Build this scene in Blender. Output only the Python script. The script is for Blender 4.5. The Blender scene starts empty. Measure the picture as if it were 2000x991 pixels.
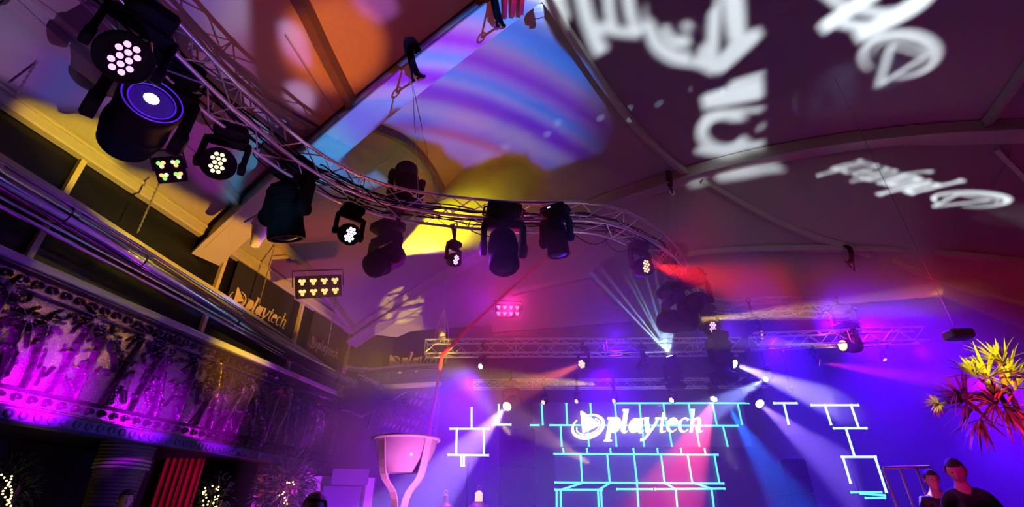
import bpy, math, random
import numpy as np
from mathutils import Vector, Matrix
from mathutils.geometry import delaunay_2d_cdt
R = math.radians
random.seed(7)
sc = bpy.context.scene
COL = sc.collection
# ------------------------------------------------------------------ camera
PITCH, FPX, CH = 29.4, 930.0, 1.6
cam = bpy.data.cameras.new('camera'); camo = bpy.data.objects.new('camera', cam); COL.objects.link(camo)
cam.sensor_width = 36; cam.lens = FPX/2000*36; cam.clip_start = .02; cam.clip_end = 200
camo.location = (0, 0, CH); camo.rotation_euler = (R(90+PITCH), 0, 0)
sc.camera = camo
# ------------------------------------------------------------------ world, exposure
w = bpy.data.worlds.new('night'); sc.world = w; w.use_nodes = True
w.node_tree.nodes['Background'].inputs[0].default_value = (.010, .004, .014, 1)
w.node_tree.nodes['Background'].inputs[1].default_value = .25
sc.view_settings.view_transform = 'Standard'; sc.view_settings.look = 'None'
sc.view_settings.exposure = 0.0; sc.view_settings.gamma = 1; sc.view_settings.use_curve_mapping = False
sc.cycles.max_bounces = 5; sc.cycles.diffuse_bounces = 1; sc.cycles.glossy_bounces = 2
sc.cycles.transmission_bounces = 4; sc.cycles.volume_bounces = 0; sc.cycles.transparent_max_bounces = 10
sc.cycles.use_light_tree = True; sc.cycles.caustics_reflective = False; sc.cycles.caustics_refractive = False
sc.cycles.sample_clamp_indirect = 4
HAZE = .045                 # scattering of the stage haze
VW = 1.25                    # violet haze fill power
SB = 3.4                    # stage beam power
PW = 1.0                    # overall lamp power
# ------------------------------------------------------------------ projection helpers (photo pixel -> point in the room)
CP, SP = math.cos(R(PITCH)), math.sin(R(PITCH))
C0 = Vector((0, 0, CH))
def ray(px, py):
    x = (px-1000)/FPX; y = (495.5-py)/FPX
    return Vector((x, CP-SP*y, SP+CP*y))
def at_d(px, py, d): return C0 + ray(px, py)*d
def at_z(px, py, z): r = ray(px, py); return C0 + r*((z-CH)/r.z)
def at_y(px, py, y): r = ray(px, py); return C0 + r*(y/r.y)
# room axes: the tent is turned 13 degrees from the view
WB = Vector((-5.7, 5.45)); WD = Vector((.225, .974)); SD = Vector((.974, -.225))
def ws(x, y): d = Vector((x, y))-WB; return d.dot(WD), d.dot(SD)
def xy(w_, s): p = WB+WD*w_+SD*s; return p
def P3(w_, s, z): p = xy(w_, s); return Vector((p.x, p.y, z))
def at_s(px, py, s=0.0):
    r = ray(px, py); a = Vector((r.x, r.y)).dot(SD); b = s-(Vector((0, 0))-WB).dot(SD)
    return C0 + r*(b/a)
def at_w(px, py, w_):
    r = ray(px, py); a = Vector((r.x, r.y)).dot(WD); b = w_-(Vector((0, 0))-WB).dot(WD)
    return C0 + r*(b/a)
WC, SMAX = 6.67, 25.6
def zarch(s): return CH+8.5-4.1*((12.8-s)/12.8)**2
def weave(s):   # where the gable eave stands
    if s < 1.2: return WC+.25+.78*(s/1.2)
    if s < 14: return 7.7
    return 7.7+min((s-14)*.9, 4.0)
def zceil(x, y):
    w_, s = ws(x, y)
    za = zarch(min(max(s, -1), SMAX))
    if w_ <= WC: return za
    we = weave(min(max(s, 0), SMAX)); k = min(1.0, (w_-WC)/(we-WC))
    return za+(6.02-za)*k
def at_c(px, py, off=0.0):
    r = ray(px, py); lo, t = 0.0, .5
    while t < 40:
        p = C0+r*t
        if p.z > zceil(p.x, p.y)-off: break
        lo = t; t += .1
    hi = t
    for _ in range(24):
        m = (lo+hi)/2; p = C0+r*m
        if p.z > zceil(p.x, p.y)-off: hi = m
        else: lo = m
    return C0+r*hi
# ------------------------------------------------------------------ materials
def mat(name, col, rough=.5, metal=0, emit=None, es=0, noise=0, nscale=8, bump=0, bscale=60, trans=0, alpha=1, spec=.5):
    m = bpy.data.materials.new(name); m.use_nodes = True; nt = m.node_tree; b = nt.nodes['Principled BSDF']
    b.inputs['Base Color'].default_value = (*col, 1); b.inputs['Roughness'].default_value = rough; b.inputs['Metallic'].default_value = metal; b.inputs['Specular IOR Level'].default_value = spec
    if emit: b.inputs['Emission Color'].default_value = (*emit, 1); b.inputs['Emission Strength'].default_value = es
    if trans: b.inputs['Transmission Weight'].default_value = trans
    if alpha < 1: b.inputs['Alpha'].default_value = alpha
    tc = nt.nodes.new('ShaderNodeTexCoord')
    if noise:
        n = nt.nodes.new('ShaderNodeTexNoise'); n.inputs['Scale'].default_value = nscale; n.inputs['Detail'].default_value = 4
        nt.links.new(tc.outputs['Object'], n.inputs['Vector'])
        mx = nt.nodes.new('ShaderNodeMix'); mx.data_type = 'RGBA'
        mx.inputs[6].default_value = (*[c*(1-noise) for c in col], 1); mx.inputs[7].default_value = (*[min(1, c*(1+noise)) for c in col], 1)
        nt.links.new(n.outputs['Fac'], mx.inputs[0]); nt.links.new(mx.outputs[2], b.inputs['Base Color'])
    if bump:
        n = nt.nodes.new('ShaderNodeTexNoise'); n.inputs['Scale'].default_value = bscale; n.inputs['Detail'].default_value = 3
        nt.links.new(tc.outputs['Object'], n.inputs['Vector'])
        bm = nt.nodes.new('ShaderNodeBump'); bm.inputs['Strength'].default_value = bump; bm.inputs['Distance'].default_value = .02
        nt.links.new(n.outputs['Fac'], bm.inputs['Height']); nt.links.new(bm.outputs[0], b.inputs['Normal'])
    return m
M = {}
M['fabric'] = mat('tent_fabric', (.44, .42, .42), .85, noise=.05, nscale=2, bump=.15, bscale=3)
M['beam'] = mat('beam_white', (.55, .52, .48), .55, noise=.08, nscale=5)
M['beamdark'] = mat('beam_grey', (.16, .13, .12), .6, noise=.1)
M['black'] = mat('black_plastic', (.004, .0035, .005), .7, noise=.3, nscale=20, spec=.05)
M['blackm'] = mat('black_metal', (.006, .005, .008), .5, .2, noise=.3, spec=.15)
M['matte'] = mat('black_matte', (.006, .005, .007), .9, noise=.3)
M['alu'] = mat('aluminium', (.62, .60, .64), .32, .85, noise=.06, nscale=30)
M['aluthin'] = mat('aluminium_brace', (.55, .53, .58), .38, .8, noise=.06, nscale=30)
M['glass'] = mat('dark_window', (.006, .005, .007), .35, noise=.2)
M['chrome'] = mat('duct_steel', (.55, .55, .6), .14, 1, noise=.06, bump=.05, bscale=9)
M['wire'] = mat('steel_wire', (.45, .42, .45), .4, .7, noise=.1)
M['frieze'] = mat('carved_resin', (.26, .14, .26), .24, .78, noise=.3, nscale=14, bump=.5, bscale=45)
M['ledge'] = mat('blue_lit_ledge', (.05, .05, .15), .5, noise=.1)  # blue lighting of the ledge put into its colour
M['wall'] = mat('dark_wall', (.022, .018, .026), .8, noise=.3)
M['floorm'] = mat('dark_floor', (.008, .007, .008), .8, noise=.3)
M['white'] = mat('white_paint', (.8, .78, .78), .4, noise=.05)
M['red'] = mat('red_plate_lit_strap', (.75, .02, .05), .5, noise=.1, emit=(1, 0, .05), es=0)  # plate is red; on the strap, red light put into the colour
M['yellowp'] = mat('mullion_paint', (.7, .62, .35), .5, noise=.05)
M['skin'] = mat('skin', (.55, .32, .24), .5, noise=.08)
M['hair'] = mat('hair', (.02, .014, .01), .6, noise=.3, bump=.5, bscale=90)
M['shirt'] = mat('black_shirt', (.015, .013, .018), .8, noise=.2, bump=.3, bscale=20)
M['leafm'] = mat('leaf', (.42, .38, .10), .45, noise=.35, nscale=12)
M['darkleaf'] = mat('dark_foliage', (.03, .07, .03), .6, noise=.4)
M['bark'] = mat('bark', (.2, .13, .08), .8, noise=.4, bump=.6, bscale=25)
M['acryl'] = mat('clear_acrylic', (.9, .85, .9), .12, alpha=.5)
M['brass'] = mat('brass', (.7, .4, .12), .3, .9, noise=.1)
M['drape'] = mat('red_drape', (.5, .03, .03), .8, noise=.15)
M['screen'] = mat('backdrop_screen', (.13, .11, .15), .45, noise=.15, nscale=3)
M['logo'] = mat('lit_white_letters', (.9, .9, .9), .4, emit=(1, .95, .98), es=2.6)
M['banner'] = mat('gold_print', (.85, .72, .45), .5, noise=.05)
M['bannercloth'] = mat('banner_cloth', (.025, .02, .03), .8, noise=.2)
def em(name, c, s): M[name] = mat(name, (.02, .02, .02), .4, emit=c, es=s); return M[name]
em('tube_cyan', (.10, .80, .92), 1.9); em('tube_pale', (.50, .78, 1.0), 1.7)
em('led_violet', (.9, .45, 1.0), 1.6); em('led_pink', (1.0, .55, .95), 1.8); em('led_amber', (1.0, .80, .48), 1.6); em('led_red', (1.0, .60, .38), 1.7)
em('led_white', (.95, .80, 1.0), 8); em('led_magenta', (1.0, .22, .30), 1.9); em('lens_white', (.75, .95, 1.0), 9); em('lens_yellow', (1.0, .62, .05), 12)
pass; em('lens_ring', (.12, .01, .95), .8); em('lens_blue_dark', (.06, .01, .5), .35); em('status', (.35, .45, 1.0), 5); em('fairy', (1.0, .62, .15), 9); em('lens_blue', (.35, .65, 1.0), 6)
em('led_warm', (1.0, .50, .16), 1.6)
M['green'] = em('led_green', (.3, 1.0, .15), 1.2)
# ------------------------------------------------------------------ mesh helper
ORG = {}
def setp(o, label=None, cat=None, group=None, kind=None):
    if label: o['label'] = label
    if cat: o['category'] = cat
    if group: o['group'] = group
    if kind: o['kind'] = kind
    return o
def empty(name, loc, label, cat, group=None):
    o = bpy.data.objects.new(name, None); COL.objects.link(o); o.location = loc; o.empty_display_size = .1
    ORG[o] = Vector(loc); return setp(o, label, cat, group)
def basis(d, up=Vector((0, 0, 1))):
    d = d.normalized()
    if abs(d.dot(up)) > .98: up = Vector((0, 1, 0))
    x = d.cross(up).normalized(); y = x.cross(d).normalized()   # x right, y up, d forward
    return x, y, d
class MB:
    def __init__(s): s.v = []; s.f = []
    def add(s, vs, fs):
        n = len(s.v); s.v += [Vector(q) for q in vs]; s.f += [[i+n for i in f] for f in fs]; return s
    def box(s, c, size, X=None, Y=None, Z=None, bev=0):
        X = X or Vector((1, 0, 0)); Y = Y or Vector((0, 1, 0)); Z = Z or Vector((0, 0, 1)); c = Vector(c)
        a, b, h = [q/2 for q in size]
        if bev:
            rings = []
            for (z, i) in ((-h, bev), (-h+bev, 0), (h-bev, 0), (h, bev)):
                A, B, k = a-i, b-i, bev*.8
                rings.append([c+X*x+Y*y+Z*z for x, y in ((-A+k, -B), (A-k, -B), (A, -B+k), (A, B-k), (A-k, B), (-A+k, B), (-A, B-k), (-A, -B+k))])
            vs = sum(rings, []); fs = [list(range(7, -1, -1)), list(range(24, 32))]
            for r in range(3):
                for i in range(8): j = (i+1) % 8; fs.append([r*8+i, r*8+j, (r+1)*8+j, (r+1)*8+i])
            return s.add(vs, fs)
        vs = [c+X*(a*i)+Y*(b*j)+Z*(h*k) for k in (-1, 1) for j in (-1, 1) for i in (-1, 1)]
        return s.add(vs, [(0, 2, 3, 1), (4, 5, 7, 6), (0, 1, 5, 4), (2, 6, 7, 3), (0, 4, 6, 2), (1, 3, 7, 5)])
    def tube(s, pts, r, n=8, caps=True, closed=False):
        pts = [Vector(p) for p in pts]; rs = r if isinstance(r, (list, tuple)) else [r]*len(pts)
        vs = []; prev = None
        for i, p in enumerate(pts):
            a = pts[i-1] if i else (pts[-1] if closed else p); b = pts[(i+1) % len(pts)] if (i+1 < len(pts) or closed) else p
            d = (b-a)
            if d.length < 1e-9: d = Vector((0, 0, 1))
            x, y, d = basis(d)
            if prev is not None:
                x2 = (prev-d*prev.dot(d))
                if x2.length > 1e-6: x = x2.normalized(); y = x.cross(d).normalized()
            prev = x
            vs += [p+(x*math.cos(2*math.pi*k/n)+y*math.sin(2*math.pi*k/n))*rs[i] for k in range(n)]
        fs = []; m = len(pts)
        for i in range(m-(0 if closed else 1)):
            i2 = (i+1) % m
            for k in range(n): k2 = (k+1) % n; fs.append([i*n+k, i2*n+k, i2*n+k2, i*n+k2])
        if caps and not closed: fs += [list(range(n)), [(m-1)*n+k for k in range(n-1, -1, -1)]]
        return s.add(vs, fs)
    def lathe(s, c, d, prof, n=20, up=Vector((0, 0, 1)), sx=1, sy=1):
        x, y, d = basis(Vector(d), up); c = Vector(c); vs = []; fs = []
        for (t, r) in prof: vs += [c+d*t+(x*math.cos(2*math.pi*k/n)*sx+y*math.sin(2*math.pi*k/n)*sy)*r for k in range(n)]
        for i in range(len(prof)-1):
            for k in range(n): k2 = (k+1) % n; fs.append([i*n+k, (i+1)*n+k, (i+1)*n+k2, i*n+k2])
        if prof[0][1] > 1e-5: fs.append(list(range(n)))
        if prof[-1][1] > 1e-5: fs.append([(len(prof)-1)*n+k for k in range(n-1, -1, -1)])
        return s.add(vs, fs)
    def build(s, name, m, parent=None, smooth=False, label=None, cat=None, group=None, kind=None, bevel=0):
        if parent is not None: o0 = ORG[parent]
        else:
            zs = [v.z for v in s.v]
            o0 = Vector((sum(v.x for v in s.v)/len(s.v), sum(v.y for v in s.v)/len(s.v), min(zs)))
        me = bpy.data.meshes.new(name); me.from_pydata([v-o0 for v in s.v], [], s.f); me.update()
        if m is not None: me.materials.append(M[m] if isinstance(m, str) else m)
        o = bpy.data.objects.new(name, me); COL.objects.link(o); ORG[o] = o0
        if parent is not None:
            o.parent = parent
        else: o.location = o0
        if smooth:
            me.polygons.foreach_set('use_smooth', [True]*len(me.polygons))
            try: me.set_sharp_from_angle(angle=R(40))
            except Exception: pass
        if bevel:
            b = o.modifiers.new('bevel', 'BEVEL'); b.width = bevel; b.segments = 2; b.limit_method = 'ANGLE'
        return setp(o, label, cat, group, kind)
def struct(name, mb, m, smooth=False): return mb.build(name, m, None, smooth, kind='structure')
def spot(parent, pos, tgt, col, power, ang, blend=.3, rad=.02, name='lamp'):
    l = bpy.data.lights.new(name, 'SPOT'); l.color = col; l.energy = power*PW; l.spot_size = R(ang); l.spot_blend = blend; l.shadow_soft_size = rad
    o = bpy.data.objects.new(name, l); COL.objects.link(o)
    pos = Vector(pos); d = Vector(tgt)-pos
    o.rotation_euler = d.to_track_quat('-Z', 'Y').to_euler()
    if parent is not None: o.parent = parent; o.location = pos-ORG[parent]
    else: o.location = pos
    return o
def spline(pts, n=8):
    pts = [Vector(p) for p in pts]; out = []
    for i in range(len(pts)-1):
        p0 = pts[max(i-1, 0)]; p1 = pts[i]; p2 = pts[i+1]; p3 = pts[min(i+2, len(pts)-1)]
        for k in range(n):
            t = k/n; t2 = t*t; t3 = t2*t
            out.append(.5*((2*p1)+(p2-p0)*t+(2*p0-5*p1+4*p2-p3)*t2+(3*p1-p0-3*p2+p3)*t3))
    out.append(pts[-1]); return out
def resample(pts, step):
    L = [0]
    for a, b in zip(pts, pts[1:]): L.append(L[-1]+(b-a).length)
    n = max(2, int(round(L[-1]/step))); out = []; j = 0
    for k in range(n+1):
        d = L[-1]*k/n
        while j < len(L)-2 and L[j+1] < d: j += 1
        f = (d-L[j])/max(1e-9, L[j+1]-L[j]); out.append(pts[j].lerp(pts[j+1], f))
    return out
# ================================================================== THE ROOM
def build_ceiling():
    mb = MB(); S = [SMAX*i/80 for i in range(81)]
    rows = [-12+i*(WC+12)/48 for i in range(49)]
    vs = []
    for r in rows:
        for s in S: q = xy(r, s); vs.append((q.x, q.y, zarch(s)))
    for k in range(1, 9):
        for s in S:
            we = weave(s); w_ = WC+(we-WC)*k/8; q = xy(w_, s); vs.append((q.x, q.y, zarch(s)+(6.02-zarch(s))*k/8))
    n = 81; fs = [(i*n+j, i*n+j+1, (i+1)*n+j+1, (i+1)*n+j) for i in range(56) for j in range(80)]
    mb.add(vs, fs); o = struct('ceiling', mb, 'fabric', True)
    return o
build_ceiling()
def wallstrip(name, pts, z0, z1, m, th=.15):
    mb = MB()
    for (a, b) in zip(pts, pts[1:]):
        a = Vector((a[0], a[1], 0)); b = Vector((b[0], b[1], 0)); d = (b-a); L = d.length; d.normalize(); nrm = Vector((d.y, -d.x, 0))
        mb.box((a+b)/2-nrm*th/2+Vector((0, 0, (z0+z1)/2)), (L, th, z1-z0), d, nrm, Vector((0, 0, 1)))
    return struct(name, mb, m)
# floor
mb = MB(); q = [xy(-12, -2.5), xy(-12, SMAX), xy(12, SMAX), xy(12, -2.5)]
mb.add([(p.x, p.y, 0) for p in q]+[(p.x, p.y, -.2) for p in q], [(0, 1, 2, 3), (7, 6, 5, 4), (0, 4, 5, 1), (1, 5, 6, 2), (2, 6, 7, 3), (3, 7, 4, 0)]); struct('floor', mb, 'floorm')
# left wall: lower recess wall 2.4 m behind the balcony front, the frieze above it
wallstrip('wall_left', [xy(9.5, -2.4), xy(-12, -2.4)], 0, 2.75, 'wall')
mb = MB(); c = xy(-1.4, -1.22); mb.box((c.x, c.y, 2.72), (21.4, 2.35, .1), Vector((WD.x, WD.y, 0)), Vector((SD.x, SD.y, 0)), Vector((0, 0, 1))); struct('trim_1', mb, 'wall')
# far wall follows the gable eave
gw = [xy(WC+.1, -.1)]+[xy(weave(s)+.05, s) for s in (.6, 1.2, 5, 9, 14, 16, 18.4, SMAX)]
wallstrip('wall_back', [xy(8.7, -2.5), xy(8.7, -.1)], 0, 6.0, 'wall')
wallstrip('wall_back_stage', [(p.x, p.y) for p in gw], 0, 6.0, 'wall')
wallstrip('wall_right', [xy(-12, SMAX), xy(12, SMAX)], 0, 6.1, 'wall')
wallstrip('wall_front', [xy(-12, -2.4), xy(-12, SMAX)], 0, 10.2, 'wall')
Z = Vector((0, 0, 1)); WD3 = Vector((WD.x, WD.y, 0)); SD3 = Vector((SD.x, SD.y, 0))
FZ0, FZ1 = 2.70, 4.22
ztop = 5.92
# frieze ------------------------------------------------------------
def build_frieze():
    W0, W1 = -4.0, 6.6; nx, nz = 880, 130
    H = np.zeros((nz, nx)); L = W1-W0; HH = FZ1-FZ0
    gx = np.linspace(0, L, nx)[None, :]; gz = np.linspace(0, HH, nz)[:, None]
    def cap(x0, z0, x1, z1, r, h):
        i0 = max(0, int((min(x0, x1)-r)/L*nx)-1); i1 = min(nx, int((max(x0, x1)+r)/L*nx)+2)
        j0 = max(0, int((min(z0, z1)-r)/HH*nz)-1); j1 = min(nz, int((max(z0, z1)+r)/HH*nz)+2)
        if i0 >= i1 or j0 >= j1: return
        X = gx[:, i0:i1]; Zz = gz[j0:j1]; dx, dz = x1-x0, z1-z0; l2 = dx*dx+dz*dz+1e-9
        t = np.clip(((X-x0)*dx+(Zz-z0)*dz)/l2, 0, 1); d = np.hypot(X-x0-t*dx, Zz-z0-t*dz)
        v = h*np.sqrt(np.clip(1-(d/r)**2, 0, 1)); H[j0:j1, i0:i1] = np.maximum(H[j0:j1, i0:i1], v)
    rnd = random.Random(3)
    x = .15
    while x < L:
        lean = rnd.uniform(-.18, .25); th = rnd.uniform(.55, 1.0); h = .24; px, pz = x, h; seg = 9
        for k in range(seg):       # ringed trunk
            qx = x+lean*((k+1)/seg)**1.5; qz = h+th*(k+1)/seg
            cap(px, pz, qx, qz, .028 if k % 2 else .035, .05); px, pz = qx, qz
        nfr = rnd.randint(7, 10)
        for k in range(nfr):       # drooping fronds
            a = -.5+(math.pi+1.0)*k/(nfr-1); ll = rnd.uniform(.16, .28); ox, oz = px, pz
            for j in range(4):
                nx_ = ox+math.cos(a)*ll/4*1.15; nz_ = oz+math.sin(a)*ll/4; cap(ox, oz, nx_, nz_, .022-.003*j, .055-.008*j); ox, oz = nx_, nz_
                a += (-.28 if math.cos(a) > 0 else .28)
        x += rnd.uniform(.24, .42)
    for _ in range(240):           # undergrowth, reeds and birds between the trunks
        bx = rnd.uniform(0, L); bz = rnd.uniform(.2, .75); a = rnd.uniform(.9, 2.2); ll = rnd.uniform(.08, .3)
        cap(bx, bz, bx+math.cos(a)*ll, bz+math.sin(a)*ll, rnd.uniform(.008, .018), rnd.uniform(.02, .045))
    for _ in range(170):
        bx = rnd.uniform(0, L); bz = rnd.uniform(.55, 1.22); a = rnd.uniform(0, 6.3); r0 = rnd.uniform(.05, .12); px = None
        for k in range(7):
            aa = a+k*.35; qx, qz = bx+math.cos(aa)*r0, bz+math.sin(aa)*r0*.7
            if px is not None: cap(px, pz, qx, qz, .013, .032)
            px, pz = qx, qz
    k = 0; xx = 0
    while xx < L:                  # scroll border above, bead border below
        for a in range(8):
            t0, t1 = a*.7, (a+1)*.7; r0 = .065*(1-a*.1); r1 = .065*(1-(a+1)*.1)
            cap(xx+math.cos(t0)*r0, 1.38+math.sin(t0)*r0, xx+math.cos(t1)*r1, 1.38+math.sin(t1)*r1, .012, .03)
            cap(xx+math.cos(t0)*r0*.8, .13+math.sin(t0)*r0*.8, xx+math.cos(t1)*r1*.8, .13+math.sin(t1)*r1*.8, .012, .03)
        xx += .17
    for zz, r in ((1.49, .025), (1.27, .02), (.225, .02), (.04, .03)): cap(0, zz, L, zz, r, .05)
    vs = []
    for j in range(nz):
        for i in range(nx):
            p = xy(W0+L*i/(nx-1), .02+H[j, i]*1.9); vs.append((p.x, p.y, FZ0+HH*j/(nz-1)))
    fs = [(j*nx+i, j*nx+i+1, (j+1)*nx+i+1, (j+1)*nx+i) for j in range(nz-1) for i in range(nx-1)]
    return vs, fs
vs, fs = build_frieze(); mb = MB(); mb.v = [Vector(v) for v in vs]; mb.f = [list(f) for f in fs]
fr = empty('carved_frieze', P3(1.3, .05, FZ0), 'long carved balcony frieze of palm trees and reeds lit magenta', 'frieze')
mb.build('relief', 'frieze', fr, True)
mb = MB(); mb.box(P3(1.3, -.06, (FZ0+FZ1)/2), (10.6, .16, FZ1-FZ0), WD3, SD3, Z); mb.build('backing_board', 'wall', fr)
mb = MB(); mb.box(P3(1.3, .06, FZ0-.06), (10.6, .26, .16), WD3, SD3, Z, .02); mb.build('ledge', 'ledge', fr, label='lower ledge, blue light put into its colour')
mb = MB()
for i in range(70):
    c = P3(-3.9+i*.15, .19, FZ0-.06); mb.lathe(c, SD3, [(0, .05), (.014, .05), (.02, .04), (.02, .025), (.008, .02)], 12)
o = mb.build('roundel_row', 'ledge', fr, True)
mb = MB(); mb.box(P3(1.3, .04, FZ1+.05), (10.6, .2, .1), WD3, SD3, Z, .015); mb.build('top_rail', 'beam', fr)
# windows above the frieze
WINS = [(-4.0, -2.35), (-2.35, -.95), (-.95, .62), (.62, 2.6), (2.6, 4.6), (4.6, 6.6)]
# mullion positions from the photograph: pixel columns on the window wall
mw = []
for (px, py) in ((-260, 130), (165, 320), (445, 500), (592, 600)):
    p = at_s(px, py, 0); mw.append(ws(p.x, p.y)[0])
mw = [-4.0]+mw+[6.62]
for i in range(len(mw)-1):
    a, b = mw[i], mw[i+1]
    if b-a < .3: continue
    root = bpy.data.objects.new('window_%d' % (i+1), None); COL.objects.link(root); root.location = P3((a+b)/2, 0, FZ1+.1); ORG[root] = Vector(root.location); root['kind'] = 'structure'
    mb = MB(); mb.box(P3((a+b)/2, -.06, (FZ1+.1+ztop)/2), (b-a-.02, .03, ztop-FZ1-.1), WD3, SD3, Z); mb.build('pane', 'glass', root)
    mb = MB(); mb.box(P3(b-.035, 0, (FZ1+.1+ztop)/2), (.07, .07, ztop-FZ1-.1), WD3, SD3, Z); mb.build('window_frame', 'yellowp', root)
mb = MB(); mb.box(P3(-.7, .03, ztop+.02), (14.7, .16, .17), WD3, SD3, Z, .02); struct('trim_2', mb, 'beam')
mb = MB(); mb.box(P3(-.7, .13, ztop+.09), (14.7, .05, .05), WD3, SD3, Z, .01); struct('trim_3', mb, 'beam')
# fabric between the window head and the roof edge
# steel rafters -------------------------------------------------------------
def beam_path(pts, wdt, dep, upv=None):
    """box beam below the given 3D path"""
    mb = MB(); n = len(pts); vs = []
    for i, p in enumerate(pts):
        d = (pts[min(i+1, n-1)]-pts[max(i-1, 0)]).normalized(); side = d.cross(Z).normalized(); u = side.cross(d).normalized()
        for a, b in ((-1, 0), (1, 0), (1, -1), (-1, -1)): vs.append(p+side*a*wdt/2+u*b*dep)
    fs = [[i*4+k, i*4+(k+1) % 4, (i+1)*4+(k+1) % 4, (i+1)*4+k] for i in range(n-1) for k in range(4)]+[[3, 2, 1, 0], [(n-1)*4+k for k in range(4)]]
    mb.add(vs, fs); return mb
def rafter(w_, s0, s1, wdt, dep, idx, m='beam'):
    pts = [P3(w_, s0+(s1-s0)*i/60, zarch(s0+(s1-s0)*i/60)-.03) for i in range(61)]
    struct('trim_%d' % idx, beam_path(pts, wdt, dep), m, True)
    fl = [P3(w_, s0+(s1-s0)*i/60, zarch(s0+(s1-s0)*i/60)-.03-dep) for i in range(61)]
    struct('trim_%d' % (idx+1), beam_path(fl, wdt+.14, .05), m, True)
WA = .9
def rafter_a():
    f = lambda s: 1.80-.265*s
    pts = [P3(f(s), s, zarch(s)-.03) for s in [i*.3 for i in range(70)]]
    struct('trim_10', beam_path(pts, .34, .40), 'beam', True)
    struct('trim_11', beam_path([p-Vector((0, 0, .40)) for p in pts], .50, .05), 'beam', True)
rafter_a()
rafter(WC, 0, SMAX, .34, .34, 12)
rafter(WA-6.5, 0, SMAX, .30, .42, 14)
def crib(pix, wdt, dep, idx, m='beam', off=.02):
    pts = spline([at_c(x, y, off) for x, y in pix], 8)
    return struct('trim_%d' % idx, beam_path(pts, wdt, dep), m, True)
crib([(1030, -60), (1075, 0), (1130, 85), (1180, 160), (1240, 240), (1300, 300), (1345, 335)], .11, .22, 20)
crib([(1375, 350), (1440, 388), (1520, 430), (1600, 462), (1700, 492)], .10, .16, 21)
crib([(1000, 568), (1140, 537), (1225, 522), (1350, 492), (1500, 482), (1700, 483), (1850, 492), (2050, 512)], .12, .14, 22)
crib([(1745, 505), (1800, 530), (1880, 558), (2050, 605)], .10, .14, 23)
crib([(2010, 110), (1965, 175), (1915, 245)], .12, .2, 24)
crib([(1945, 290), (2010, 355)], .10, .12, 25)
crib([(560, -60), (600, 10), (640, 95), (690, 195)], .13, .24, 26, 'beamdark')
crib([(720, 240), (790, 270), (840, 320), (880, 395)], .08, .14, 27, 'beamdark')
crib([(20, -5), (120, 85), (230, 172), (330, 262), (430, 345), (500, 425), (600, 520), (690, 640)], .10, .14, 28)
crib([(-20, -60), (110, 30), (230, 140), (300, 195)], .05, .07, 29)

# ================================================================== LIGHTING TRUSSES
def truss(name, path, size, label, group, rc=.024, rb=.009, step=.34, cat='truss', up=Z):
    pts = resample([Vector(p) for p in path], step); n = len(pts)
    root = empty(name, pts[n//2], label, cat, group)
    ch = [[], [], [], []]
    for i, p in enumerate(pts):
        d = (pts[min(i+1, n-1)]-pts[max(i-1, 0)]).normalized(); side = d.cross(up).normalized(); h = size/2
        for k, (a, b) in enumerate(((1, 1), (-1, 1), (-1, -1), (1, -1))): ch[k].append(p+side*a*h+up*b*h)
    for k in range(4):
        mb = MB(); mb.tube(ch[k], rc, 10); mb.build('chord', 'alu', root, True)
    br = []
    for i in range(n-1):
        for k in range(4):
            a, b = ch[k], ch[(k+1) % 4]
            br.append((a[i], b[i+1]) if i % 2 == 0 else (b[i], a[i+1]))
        if i % 6 == 0:
            for k in range(4): br.append((ch[k][i], ch[(k+1) % 4][i]))
    br.sort(key=lambda e: (e[0]-C0).length)
    for e in br[:90]:
        mb = MB(); mb.tube(e, rb, 6); mb.build('brace', 'aluthin', root, True)
    if len(br) > 90:
        mb = MB()
        for e in br[90:]: mb.tube(e, rb, 6)
        mb.build('far_braces', 'aluthin', root, True, kind='stuff')
    # couplers where the sections join
    for i in range(6, n-2, 7):
        for k in range(4):
            d = (ch[k][i+1]-ch[k][i-1]).normalized(); mb = MB(); mb.lathe(ch[k][i]-d*.05, d, [(0, rc*1.25), (.1, rc*1.25)], 10); mb.build('coupler', 'alu', root, True)
    return root, pts
ZT = 5.75
TP = [(60, -190), (140, -95), (230, -5), (330, 92), (430, 190), (500, 248), (560, 298), (660, 358), (750, 392), (850, 410), (1000, 424), (1150, 426), (1230, 449), (1300, 497), (1338, 555), (1368, 596), (1430, 606), (1510, 600), (1600, 603), (1665, 622), (1700, 655)]
tpath = spline([at_z(x, y, ZT) for x, y in TP], 8)
main_truss, tpts = truss('curved_truss', tpath, .33, 'long S-curved aluminium box truss hanging from the tent roof carrying the moving heads', None)
truss('stage_truss', [at_y(832, 681, 9.3), at_y(1445, 678, 9.3)], .28, 'straight aluminium truss over the stage, its left end lit yellow', None, .02, .008, .3)
truss('stage_truss', [at_y(925, 752, 9.75), at_y(1500, 748, 9.75)], .16, 'thin lower stage truss just above the cyan light tubes', None, .014, .006, .2)
truss('stage_truss', [at_y(1470, 668, 8.9), at_y(1800, 656, 8.9)], .26, 'dim straight truss at right ending beside the palm', None, .02, .008, .3)
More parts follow.
